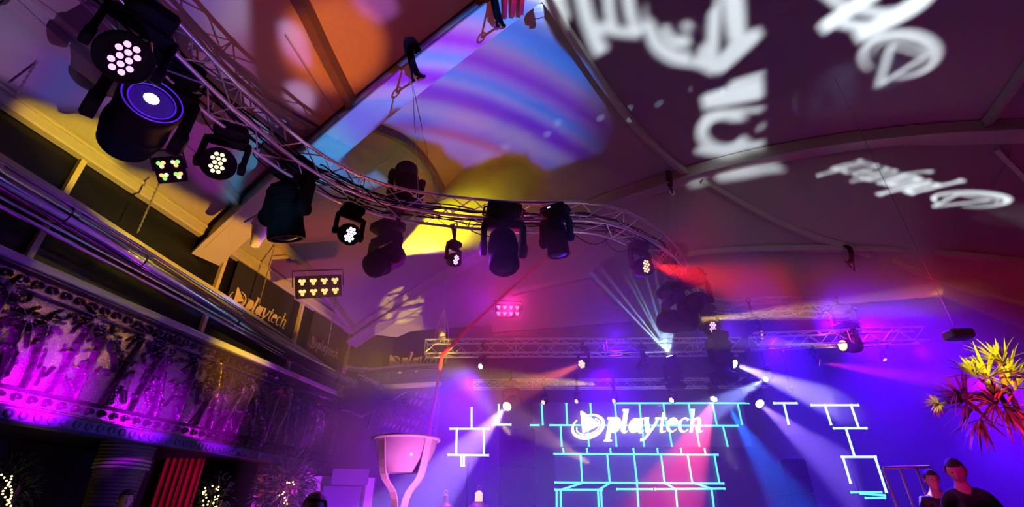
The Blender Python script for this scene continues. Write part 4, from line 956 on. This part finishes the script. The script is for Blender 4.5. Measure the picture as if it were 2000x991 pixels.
    mb = MB(); mb.add([hp(math.pi+a_, b_, .008) for b_, a_ in []], []) ; vs = []; idx = {}
    for j in range(nv+1):
        for i in range(nu):
            a = 2*math.pi*i/nu; b = -math.pi/2+math.pi*j/nv; ca = math.cos(a); lim = .55 if ca > .3 else (-.05 if ca > -.2 else -.45)
            vs.append(hp(a, max(b, lim), .012 if b > lim else .002))
    mb.add(vs, [(j*nu+i, j*nu+(i+1) % nu, (j+1)*nu+(i+1) % nu, (j+1)*nu+i) for j in range(nv) for i in range(nu)])
    mb.build('hair', hair, root, True)
    return root, base
pr = []
pr.append(person(1868, 922, 4.9, -.75, 1.0, 'person at right in a black t-shirt looking down to the left', .35))
pr.append(person(1818, 938, 6.0, -.3, .95, 'person blurred in violet haze behind the one in the black t-shirt', .2))
pr.append(person(243, 978, 6.2, .9, 1.0, 'person standing in front of the carved column base', .1))
pr.append(person(616, 1003, 3.2, .0, 1.0, 'person of whom only the dark hair shows, bottom left of the bowl', -.1))
# stage risers under the two on stage
for i, (r_, b_) in enumerate(pr[:2]):
    if b_.z > .05:
        mb = MB(); mb.box((b_.x+.1, b_.y, b_.z/2-.01), (1.0, .9, b_.z-.02), bev=.01); mb.build('stage_riser', 'black', None, label=['black riser under the person in the black t-shirt', 'black riser under the person blurred by haze'][i], cat='riser')
mb = MB(); a = at_d(1725, 915, 6.2); b = at_d(1815, 912, 6.2); mb.tube([a, b], .02, 8)
for t in (0, .35, .7, 1): p = a.lerp(b, t); mb.tube([p, Vector((p.x, p.y, .1))], .015, 6)
mb.build('guard_rail', 'wire', None, True, 'thin guard rail left of the people on stage', 'rail')
mb = MB(); c = at_d(1872, 654, 7.5); mb.box(c, (.38, .22, .16), (Vector((1, .0, .05))).normalized(), Vector((0, 1, 0)), Z, .03); mb.tube([c+Z*.08, Vector((c.x, c.y, zceil(c.x, c.y)-.03))], .004, 6); mb.build('speaker_box', 'beamdark', None, label='grey wedge speaker box hung in the dark above the palm', cat='speaker')

# ================================================================== GOBO PROJECTORS (added unseen moving heads, roof light patterns dyed into their slides)
def zceil_np(x, y):
    w_ = (x-WB.x)*WD.x+(y-WB.y)*WD.y; s = (x-WB.x)*SD.x+(y-WB.y)*SD.y
    sc_ = np.clip(s, -1, SMAX); za = CH+8.5-4.1*((12.8-sc_)/12.8)**2
    we = np.where(s < 1.2, WC+.25+.78*s/1.2, np.where(s < 14, 7.7, 7.7+np.minimum((s-14)*.9, 4.0)))
    k = np.clip((w_-WC)/(we-WC), 0, 1); return np.where(w_ <= WC, za, za+(6.02-za)*k), w_, s
def to_pix(P):
    X = P[..., 0]; Y = P[..., 1]; Zz = P[..., 2]-CH; dep = Y*CP+Zz*SP; yc = -Y*SP+Zz*CP
    return 1000+FPX*X/dep, 495.5-FPX*yc/dep
def trace_np(L, D):
    t = np.full(D.shape[:-1], .5); done = np.zeros(t.shape, bool); step = .1
    for it in range(190):
        P = L+D*t[..., None]; zc, w_, s = zceil_np(P[..., 0], P[..., 1]); hit = (P[..., 2] > zc) | (s < 0.02)
        done |= hit; t = np.where(done, t, t+step)
    lo = t-step; hi = t.copy()
    for it in range(9):
        m = (lo+hi)/2; P = L+D*m[..., None]; zc, w_, s = zceil_np(P[..., 0], P[..., 1]); hit = (P[..., 2] > zc) | (s < 0.02)
        hi = np.where(hit, m, hi); lo = np.where(hit, lo, m)
    return L+D*hi[..., None]
GM = bpy.data.materials.new('gobo_glass'); GM.use_nodes = True; nt = GM.node_tree; nt.nodes.clear()
_o = nt.nodes.new('ShaderNodeOutputMaterial'); _t = nt.nodes.new('ShaderNodeBsdfTransparent'); _a = nt.nodes.new('ShaderNodeAttribute'); _a.attribute_name = 'dye'
nt.links.new(_a.outputs['Color'], _t.inputs['Color']); nt.links.new(_t.outputs[0], _o.inputs['Surface']); M['gobo'] = GM
def projector(L, pix, colfn, power, nx, ny, label, rad=.001, blur=1, pad=.06, hung=False):
    """moving head at L, throwing a glass slide towards the roof region outlined by the photo pixels"""
    L = Vector(L); tg = [at_c(x, y) if ws(*at_c(x, y).xy)[1] > .02 else at_s(x, y, .02) for x, y in pix]
    ctr = sum(((t-L).normalized() for t in tg), Vector()).normalized(); x, y, d = basis(ctr)
    us = [((t-L).dot(x)/(t-L).dot(d), (t-L).dot(y)/(t-L).dot(d)) for t in tg]
    u0, u1 = min(u for u, v in us)-pad, max(u for u, v in us)+pad; v0, v1 = min(v for u, v in us)-pad, max(v for u, v in us)+pad
    U, V = np.meshgrid(np.linspace(u0, u1, nx), np.linspace(v0, v1, ny)); Ln = np.array(L)
    D = np.array(d)[None, None]+U[..., None]*np.array(x)+V[..., None]*np.array(y); D /= np.linalg.norm(D, axis=-1, keepdims=True)
    P = trace_np(Ln, D); px, py = to_pix(P); C = colfn(px, py, P)
    for _ in range(blur):
        Cp = np.pad(C, ((1, 1), (1, 1), (0, 0)), 'edge'); C = (Cp[:-2, 1:-1]+Cp[2:, 1:-1]+Cp[1:-1, :-2]+Cp[1:-1, 2:]+2*C)/6
    C[0] = 0; C[-1] = 0; C[:, 0] = 0; C[:, -1] = 0
    k = 1.0; g = .10
    root = empty('moving_head_light', (L.x, L.y, 0 if not hung else L.z), label, 'stage light')
    zb_ = .09 if not hung else L.z+.62
    mb = MB(); mb.box((L.x, L.y, zb_), (.42, .34, .18), bev=.03); mb.build('base', 'black', root, True)
    for e in (-1, 1): mb = MB(); mb.box((L.x+e*.24, L.y, (L.z+zb_)/2), (.05, .14, abs(L.z-zb_)+.1)); mb.build('yoke_arm', 'black', root, True)
    if hung: zt_ = zceil(L.x, L.y)-.05; mb = MB(); mb.tube([(L.x, L.y, zb_+.05), (L.x, L.y, zt_)], .025, 8); mb.build('hanging_pole', 'blackm', root, True)
    me = bpy.data.meshes.new('gobo_slide')
    G = Ln+(np.array(d)[None, None]+U[..., None]*np.array(x)+V[..., None]*np.array(y))*g
    vs = (G-np.array(ORG[root])).reshape(-1, 3); fs = [(j*nx+i, j*nx+i+1, (j+1)*nx+i+1, (j+1)*nx+i) for j in range(ny-1) for i in range(nx-1)]
    me.from_pydata(vs.tolist(), [], fs); at = me.color_attributes.new('dye', 'FLOAT_COLOR', 'POINT')
    cc = np.ones((nx*ny, 4), np.float32); cc[:, :3] = np.clip(C.reshape(-1, 3), 0, 1); at.data.foreach_set('color', cc.ravel()); me.materials.append(GM)
    o = bpy.data.objects.new('gobo_slide', me); COL.objects.link(o); o.parent = root; ORG[o] = ORG[root]
    # opaque barrel mask round the slide
    mr = max(abs(u0), abs(u1), abs(v0), abs(v1))*1.45; mb = MB(); q = lambda u, v: L+(d+x*u+y*v)*g
    for (a0, a1, b0, b1) in ((-mr, mr, v1, mr), (-mr, mr, -mr, v0), (-mr, u0, v0, v1), (u1, mr, v0, v1)): mb.add([q(a0, b0), q(a1, b0), q(a1, b1), q(a0, b1)], [(0, 1, 2, 3)])
    mb.build('slide_holder', 'matte', root)
    mb = MB(); rr_ = mr*g*1.42; mb.lathe(L, d, [(-.26, .06), (-.25, .12), (-.1, max(.15, rr_)), (.101, max(.15, rr_)), (.101, rr_*.99), (-.05, rr_*.9), (-.05, 0)], 26); mb.build('head', 'black', root, True)
    spot(root, L, L+d, (1, 1, 1), power, min(170, 2*math.degrees(math.atan(max((u*u+v*v)**.5 for u in (u0, u1) for v in (v0, v1))*1.01))), 0.0, rad)
    return root
def lin(r, g, b): f = lambda c: ((c/255+.055)/1.055)**2.4 if c/255 > .04 else c/255/12.92; return (f(r), f(g), f(b))
def gauss_mix(px, py, pts, sig=60.0):
    W = 0; C = 0
    for (x, y, r, g, b) in pts:
        w_ = np.exp(-((px-x)**2+(py-y)**2)/(2*sig*sig))+1e-12; W = W+w_; C = C+w_[..., None]*np.array(lin(r, g, b))
    return C/W[..., None]
def norm_col(C, mx): return C/mx
# 1: blue and violet stripes over the middle bay and the near beam face
SR = [(-330, 170, 200, 180), (-250, 180, 200, 200), (-215, 90, 110, 170), (-185, 0, 90, 180), (-160, 0, 105, 190), (-128, 110, 100, 170), (-92, 95, 20, 180), (-70, 105, 90, 190), (-50, 10, 110, 215), (-33, 115, 115, 200), (-14, 85, 0, 200), (2, 90, 10, 190), (16, 110, 110, 200), (34, 120, 120, 200), (52, 40, 90, 215), (68, 110, 30, 150), (84, 90, 110, 210), (105, 80, 90, 200), (150, 120, 70, 170)]
SRX = np.array([s[0] for s in SR], float); SRC = np.array([lin(*s[1:]) for s in SR])
ZONE1 = [(540, 340), (625, 262), (715, 180), (790, 120), (860, 62), (960, -12), (1040, -20), (1060, 30), (1085, 80), (1140, 140), (1180, 200), (1200, 250), (1178, 298), (1122, 315), (1070, 333), (1040, 318), (1030, 300), (1000, 298), (960, 308), (915, 330), (872, 300), (862, 282), (795, 262), (742, 232), (700, 270), (660, 320), (700, 350), (735, 335), (762, 358), (700, 372), (640, 365)]
def col1(px, py, P):
    q = py-(185+(px-830)*.15+(px-830)**2*.00085); c = np.stack([np.interp(q, SRX, SRC[:, i]) for i in range(3)], -1)
    left = gauss_mix(px, py, [(690, 310, 20, 100, 210), (650, 340, 40, 150, 220), (735, 290, 60, 60, 200), (745, 255, 60, 120, 210), (740, 345, 80, 150, 200), (620, 360, 40, 140, 200)], 25)
    t = np.clip((790-px)/60, 0, 1)*(py > 215); c = c*(1-t[..., None])+left*t[..., None]
    m = pip(px, py, ZONE1).astype(float); m *= np.clip((1225-px-.25*(py-180))/110, .0, 1)
    return norm_col(np.clip(c, 0, 1)**1.25*m[..., None], .55)
projector((2.0, 1.0, 5.3), ZONE1+[(600, 240), (930, -20)], col1, 4200, 300, 240, 'added unseen high hung moving head throwing blue and violet stripes on the tent roof', .0006, 1, hung=True)
# the pale swirl on the near beam face
BF = [(585, 320), (700, 230), (810, 165), (960, 35), (1000, 40), (995, 60), (850, 165), (740, 245), (620, 345)]
# 2: lavender light over the left bay, beam-hole light patches put into the slide
ARC = [(-160, -160), (478, -160), (484, 20), (488, 100), (497, 165), (520, 225), (560, 265), (596, 300), (545, 345), (480, 330), (455, 395), (400, 372), (330, 292), (262, 238), (215, 220), (150, 212), (110, 208), (60, 182), (-60, 120)]
BL = [[(545, 45), (560, 40), (580, 50), (597, 72), (603, 100), (608, 130), (590, 128), (560, 108), (548, 75)], [(560, 163), (578, 158), (600, 167), (617, 187), (608, 217), (590, 215), (560, 195)], [(550, 240), (565, 230), (585, 236), (594, 250), (575, 266), (556, 262)], [(680, -60), (760, -60), (778, 25), (742, 46), (712, 32), (690, 8)], [(498, 330), (520, 322), (530, 336), (522, 352), (502, 350)], [(530, 308), (545, 300), (552, 306), (540, 313)]]
def col2(px, py, P):
    c = gauss_mix(px, py, [(20, 60, 120, 100, 145), (40, 20, 110, 85, 130), (90, 40, 105, 75, 130), (80, 130, 115, 50, 150), (110, 150, 50, 75, 165), (150, 170, 60, 70, 160), (40, 110, 130, 95, 140), (175, 205, 120, 70, 140), (120, 30, 95, 55, 95), (190, 60, 110, 60, 110), (350, 20, 90, 50, 160), (400, 20, 100, 95, 175), (450, 50, 150, 140, 185), (380, 70, 120, 50, 90), (460, 95, 110, 45, 100), (440, 140, 135, 80, 150), (475, 190, 150, 95, 170), (420, 240, 120, 40, 120), (380, 260, 120, 30, 130), (300, 160, 120, 50, 120), (540, 300, 60, 140, 180), (575, 70, 90, 110, 195), (585, 120, 100, 60, 160), (590, 190, 150, 125, 165), (570, 248, 130, 80, 190), (740, 10, 110, 60, 130)], 28)
    m = pip(px, py, ARC)
    for b in BL: m |= pip(px, py, b)
    bm = np.zeros(px.shape, bool)
    for b in BL: bm |= pip(px, py, b)
    return norm_col(c*(m*np.where(bm, 1.8, 1.0))[..., None], .62)
projector((-.6, 2.3, .95), [(-60, -60), (480, -60), (770, -40), (778, 46), (617, 217), (560, 350), (110, 250), (-60, 180), (400, 370)], col2, 1750, 300, 240, 'added unseen floor moving head washing the left tent bay lavender', .0012, 2)
# 3: yellow on the left eave
YZ = [(40, 196), (100, 214), (130, 226), (150, 224), (215, 248), (236, 330), (300, 345), (370, 385), (420, 408), (455, 420), (500, 440), (545, 470), (590, 540), (610, 570), (650, 640), (640, 660), (560, 640), (470, 600), (300, 560), (170, 400), (100, 330), (60, 260), (20, 215)]
def col3(px, py, P):
    c = np.stack([np.full(px.shape, 1.0), .52+.10*np.sin(px*.01), np.full(px.shape, .0)], -1)
    m = pip(px, py, YZ).astype(float); m2 = pip(px, py, [(30, 190), (110, 218), (215, 260), (180, 300), (90, 250)]).astype(float)
    return c*m[..., None]*(np.where(px < 260, .9, .8))[..., None]+0*m2[..., None]
projector((1.6, 3.0, .95), [(30, 196), (215, 248), (600, 540), (650, 650), (560, 640), (170, 400), (20, 215)], col3, 4600, 300, 200, 'added unseen floor moving head throwing yellow light on the left eave', .0012, 2)
# 4: white lettering across the right bay
def strokes_px():
    S = lambda p, w_: stroke(p, w_, 4); out = []
    out += S([(1085, -60), (1092, 10), (1104, 42)], [24, 26, 20])+S([(1128, -60), (1143, 20), (1160, 70), (1176, 104)], [24, 26, 28, 30])+S([(1186, -60), (1190, 20), (1200, 60)], 18)+S([(1160, 50), (1200, 60), (1252, 66)], 18)+S([(1222, -60), (1232, 30), (1252, 66)], 20)
    out += S([(1264, 10), (1268, 50), (1285, 90), (1320, 112), (1365, 120), (1400, 138)], [14, 20, 26, 28, 26, 20])+S([(1400, 138), (1440, 95), (1485, 62)], [22, 34, 20])+S([(1398, -60), (1396, 20), (1392, 100), (1398, 130)], [20, 22, 22, 18])+S([(1290, 40), (1312, 78), (1352, 84), (1388, 110)], [10, 20, 22, 12])+S([(1430, -60), (1434, 20), (1440, 80)], [30, 40, 34])+S([(1322, 30), (1345, 55), (1370, 60)], 12)
    out += S([(1605, 57), (1650, 25), (1720, -20)], [24, 26, 26])+S([(1672, 72), (1730, 42), (1800, 0), (1850, -60)], [26, 30, 30, 26])+S([(1606, -20), (1650, 12), (1735, 28)], 15)+S([(1640, 45), (1700, 50), (1740, 20)], 16)
    out += S([(1372, 200), (1425, 188), (1492, 172)], [26, 34, 38])+S([(1425, 165), (1495, 144)], 9)+S([(1376, 225), (1430, 218), (1492, 214)], 8)
    out += S(arc(1415, 258, 44, 34, 20, 330), 20)+S([(1440, 240), (1470, 250), (1490, 245)], 12)+S([(1360, 292), (1410, 300), (1460, 286), (1500, 280)], 12)
    out += S([(1398, 348), (1450, 338), (1520, 326)], [10, 16, 8])+S([(1345, 361), (1375, 354)], 7)+S([(1500, 333), (1532, 330)], 5)
    e = [[((x+1.05), (y-.42)) for x, y in q] for q in emblem()]
    out += [[(1757+74*x-14*y, 108-8*x+58*y) for x, y in q] for q in e]
    return out
def strokes_far():
    e = [[((x+1.05), (y-.42)) for x, y in q] for q in emblem()]; out = [[(1896-22*x-84*y, 390-15*x+9*y) for x, y in q] for q in e]
    for c_, g in letters(): out += [[(1850-27*x-62*y, 364-8.5*x+19*y) for x, y in q] for q in g]
    return out
TP4 = strokes_px()
OCC = [[(1252, -80), (1402, -80), (1398, 10), (1378, 32), (1345, 42), (1318, 48), (1290, 52), (1262, 34)], [(1365, 20), (1372, 80), (1352, 125), (1346, 70)], [(1490, 130), (1560, 130), (1560, 320), (1490, 320)], [(1428, 238), (1492, 232), (1476, 262), (1440, 262)]]  # fixture shadows and hard edges cut into the lettering slide
def col4(px, py, P, T=None):
    m = np.zeros(px.shape, bool)
    for q in (T or TP4):
        xs = [a for a, b in q]; ys = [b for a, b in q]; sel = (px > min(xs)) & (px < max(xs)) & (py > min(ys)) & (py < max(ys))
        if sel.any(): m[sel] |= pip(px[sel], py[sel], q)
    for q in OCC: m &= ~pip(px, py, q)
    lv = np.where((py > 300) & (px > 1560), 1.0, np.where(px > 1560, .62, np.where(py > 135, .5, .42)))
    return (m*lv)[..., None]*np.array((.80, .93, 1.0))
projector((6.5, 2.2, .95), [(1080, -40), (1850, -40), (1860, 165), (1510, 330), (1340, 365), (1360, 140)], col4, 19000, 480, 400, 'added unseen floor moving head throwing soft white lettering high on the tent roof', .0012, 2, .03)
TPF = strokes_far()
projector((7.5, 1.9, .95), [(1600, 318), (1990, 420), (1880, 330), (1700, 385)], lambda px, py, P: col4(px, py, P, TPF), 15000, 360, 300, 'added unseen floor moving head throwing crisp white lettering low on the right tent bay', .0006, 1, .02)
# 5: added unseen spots, amber below the stripes, orange left of near beam
AM = [(640, 380), (762, 360), (862, 300), (872, 300), (915, 335), (960, 312), (1000, 300), (1035, 318), (1070, 336), (1180, 300), (1210, 340), (1150, 385), (1000, 420), (900, 420), (820, 400), (640, 400)]
spot(None, (1.6, 1.2, 5.2), at_c(985, 372), (1, .38, .0), 900, 17, .9, .05, 'amber_wash_spot')
spot(None, (1.6, 1.2, 5.2), at_c(890, 340), (1, .06, .0), 900, 19, .9, .05, 'red_wash_spot')
spot(None, (.5, 2.6, 1.0), at_c(655, 90), (1, .19, .0), 2400, 13, .7, .05, 'orange_wash_spot')
spot(None, (.5, 2.6, 1.0), at_c(760, 80), (1, .11, .0), 300, 45, .9, .05, 'orange_wash_spot')
spot(None, (.3, 3.6, 1.0), at_c(560, 130), (1, .01, .0), 140, 40, .9, .05, 'red_wash_spot')
spot(None, (-1.2, 5.0, 1.0), at_c(640, 490), (1, .12, .0), 700, 24, .9, .05, 'orange_wash_spot')
spot(None, (2.2, 4.6, 1.0), at_c(1230, 370), (1, .20, .12), 70, 50, .9, .05, 'warm_wash_spot')
# added magenta fill spots for the dim roof, no fixtures
spot(None, (8.5, 2.5, 1.2), at_c(1700, 150), (1, .07, .40), 110, 120, .9, .1, 'magenta_fill')
spot(None, (9.0, 5.5, 1.2), at_c(1850, 430), (1, .01, .3), 150, 80, .9, .1, 'magenta_fill')
spot(None, (5.0, 6.0, 1.2), at_c(1250, 560), (1, .05, .45), 45, 70, .9, .1, 'magenta_fill')
# gable and far wall
spot(None, (1.0, 6.4, 2.2), at_c(775, 632), (1, .58, .0), 1300, 10, .25, .02, 'yellow_wash_lamp')
spot(None, (1.0, 6.4, 2.2), at_w(800, 700, 7.3), (1, .60, .0), 1600, 14, .4, .02, 'yellow_wash_lamp')
spot(None, (.0, 6.8, 2.6), at_y(855, 680, 9.3), (1, .75, .0), 2600, 10, .3, .02, 'yellow_wash_lamp')
# frieze lamps: magenta uplighters, one gold patch and violet on the far half
spot(None, P3(-1.2, .75, 2.80), P3(-1.0, 0, 3.0), (.62, .0, 1), 620, 84, .7, .05, 'frieze_uplight')
spot(None, P3(.2, .75, 2.80), P3(.3, 0, 3.0), (.66, .0, 1), 480, 84, .7, .05, 'frieze_uplight')
spot(None, P3(-2.3, .75, 2.80), P3(-2.1, 0, 3.0), (.9, .0, .9), 280, 84, .7, .05, 'frieze_uplight')
spot(None, P3(4.0, 1.4, 2.3), P3(4.2, 0, 3.1), (.6, .0, .8), 40, 80, .8, .05, 'frieze_uplight')
spot(None, (1.0, 5.6, 3.0), at_s(455, 715, 0), (1, .62, .0), 3800, 15, 1, .02, 'yellow_wash_lamp')
spot(None, P3(2.2, 1.8, 5.2), at_s(450, 615, .45), (.0, .20, 1), 90, 34, .8, .05, 'blue_wash_lamp')
spot(None, P3(2.0, 2.4, 2.2), P3(.8, .15, 2.66), (.1, .0, 1), 60, 100, .8, .05, 'blue_wash_lamp')
spot(None, P3(1.6, .8, 2.8), P3(1.7, 0, 3.0), (.55, .0, 1), 260, 84, .8, .05, 'frieze_uplight')
spot(None, P3(2.9, .8, 2.8), P3(3.0, 0, 3.0), (.6, .0, .8), 110, 84, .8, .05, 'frieze_uplight')
# lower left
spot(None, at_d(380, 960, 7.6), at_d(370, 930, 9.2), (1, .02, .0), 14, 80, .8, .05, 'red_uplight')
spot(None, at_d(560, 1080, 8.2), at_d(530, 905, 9.8), (1, .02, .0), 160, 80, .8, .05, 'red_uplight')
spot(None, at_d(640, 1150, 6.5), at_d(640, 945, 9.2), (.5, .03, 1), 700, 100, .8, .05, 'violet_uplight')
spot(None, at_d(900, 1120, 3.8), at_d(790, 890, 5.0), (1, .18, .75), 160, 50, .8, .05, 'pink_bowl_fill')  # unseen spot added to tint the bowl pink
spot(None, at_d(250, 1250, 4.5), at_d(225, 900, 6.2), (1, .8, .65), 10, 70, .8, .05, 'column_lamp')
# truss highlights: unseen lavender and rose fill added to brighten the truss
spot(None, (.8, 4.2, 2.0), at_z(420, 190, ZT), (.62, .45, 1), 60, 60, .8, .05, 'lavender_fill')
spot(None, (2.2, 5.0, 2.0), at_z(1100, 425, ZT), (1, .72, .75), 60, 50, .8, .05, 'rose_fill')
spot(None, (2.9, 3.3, 2.1), pr[0][1]+Vector((0, 0, 1.6)), (1, .0, .6), 110, 16, .6, .03, 'magenta_fill')  # added spot that lifts the dark face, no fixture
spot(None, at_d(1740, 740, 3.7), at_d(1825, 790, 4.55), (1, .80, .0), 160, 6, .3, .02, 'yellow_wash_lamp')
spot(None, at_d(1650, 880, 4.0), at_d(1890, 800, 4.6), (.45, .0, 1), 160, 30, .6, .02, 'violet_wash_lamp')
# right: plant
spot(None, at_d(1780, 620, 3.6), at_d(1955, 705, 4.6), (1, .80, .0), 700, 17, .5, .02, 'yellow_wash_lamp')
spot(None, at_d(2100, 900, 3.9), at_d(1930, 780, 4.6), (1, .02, .08), 40, 60, .7, .02, 'red_wash_spot')
# ================================================================== STAGE HAZE LIGHT AND THE HAZE ITSELF
for (p, t, col, pw, ang) in (((7.2, 9.4, 5.2), (6.2, 6.0, 1.4), (.085, .0, 1), 6500, 104), ((8.6, 8.9, 4.0), (7.6, 5.6, .2), (.085, .0, 1), 4500, 84), ((5.4, 9.6, 4.9), (4.4, 6.0, 1.6), (.06, .0, 1), 2400, 90),
                             ((-.8, 9.6, 4.2), (-1.4, 6.4, .2), (.13, .0, 1), 3000, 80), ((1.8, 9.3, 4.2), (1.2, 5.8, .4), (.10, .0, 1), 1600, 80), ((-.3, 9.0, 5.4), (-1.2, 7.0, 4.7), (.22, .0, 1), 1400, 74)):
    spot(None, p, t, col, pw*VW, ang, .9, .1, 'violet_haze_fill')  # added fill spots that colour the haze, no fixtures
for p, t, pw in (((6.6, 9.5, 5.3), (5.4, 5.0, 3.6), 3600), ((4.3, 9.6, 5.0), (3.2, 5.5, 3.0), 3000), ((2.2, 9.7, 4.9), (1.2, 5.5, 3.2), 2600), ((8.0, 9.2, 4.6), (6.8, 5.0, 2.4), 1500)):
    spot(None, p, t, (.09, .0, 1), pw, 66, 1, .1, 'violet_haze_fill')  # more violet fill added for the haze above the truss
spot(None, at_y(1425, 800, 9.2), at_y(1560, 1010, 7.6), (.0, .12, 1), 5500, 20, .7, .03, 'blue_beam_lamp')
def volume_mat(name, dens, col=(1, 1, 1), noise=None, an=.15):
    m = bpy.data.materials.new(name); m.use_nodes = True; nt = m.node_tree; nt.nodes.clear()
    o = nt.nodes.new('ShaderNodeOutputMaterial'); v = nt.nodes.new('ShaderNodeVolumeScatter'); v.inputs['Density'].default_value = dens; v.inputs['Anisotropy'].default_value = an; v.inputs['Color'].default_value = (*col, 1)
    nt.links.new(v.outputs[0], o.inputs['Volume'])
    if noise:
        tc = nt.nodes.new('ShaderNodeTexCoord'); n = nt.nodes.new('ShaderNodeTexNoise'); n.inputs['Scale'].default_value = noise; n.inputs['Detail'].default_value = 5; n.inputs['Distortion'].default_value = .6
        mr = nt.nodes.new('ShaderNodeMapRange'); mr.inputs['From Min'].default_value = .44; mr.inputs['From Max'].default_value = .62; mr.inputs['To Max'].default_value = dens; mr.inputs['To Min'].default_value = dens*.38
        nt.links.new(tc.outputs['Object'], n.inputs['Vector']); nt.links.new(n.outputs['Fac'], mr.inputs['Value']); nt.links.new(mr.outputs[0], v.inputs['Density'])
    return m
# haze shape trimmed to keep out projector shafts and veil, clear of roof
W_, S_ = [i/12 for i in range(13)], [2.4+i*(20-2.4)/30 for i in range(31)]
mb = MB(); vt = []; vb = []
for w_ in W_:
    for s_ in S_:
        wl = 1.0 if s_ < 8 else min(4.6, 1.0+(s_-8)*1.8); q = xy(wl+(7.3-wl)*w_, s_); vt.append((q.x, q.y, min(zceil(q.x, q.y)-.55, 6.6))); vb.append((q.x, q.y, .15))
n = len(S_); m_ = len(W_); fs = []
for i in range(m_-1):
    for j in range(n-1): a = i*n+j; fs.append((a, a+1, a+n+1, a+n)); b = a+n*m_; fs.append((b, b+n, b+n+1, b+1))
per = [j for j in range(n)]+[i*n+n-1 for i in range(1, m_)]+[(m_-1)*n+j for j in range(n-2, -1, -1)]+[i*n for i in range(m_-2, 0, -1)]
for k in range(len(per)): a, b = per[k], per[(k+1) % len(per)]; fs.append((b, a, a+n*m_, b+n*m_))
mb.add(vt+vb, fs); mb.build('stage_haze', volume_mat('stage_haze', HAZE), None, kind='stuff', label='thin haze filling the air over the stage', cat='haze')
a = o9[1]+o9[2]*.36; d_ = o9[2]; L_ = 4.3
mb = MB(); mb.lathe(a, d_, [(0, .05), (L_*.25, .38), (L_*.5, .70), (L_*.75, 1.0), (L_, 1.05), (L_*1.12, .4), (L_*1.16, 0)], 24)
mb.build('smoke_plume', volume_mat('smoke_plume', 2.2, noise=1.8), None, True, kind='stuff', label='puff of smoke lit bright yellow in the beam', cat='smoke')

mb = MB(); mb.lathe(fc+fd*.22, fd, [(0, .04), (.4, .26), (1.0, .60), (1.9, 1.05), (2.1, .7), (2.15, 0)], 24)  # smoke added so the thin rays show and fade upwards
mb.build('smoke_plume', volume_mat('added_ray_smoke', 1.5), None, True, kind='stuff', label='added smoke cone that makes the fan of white rays visible', cat='smoke')
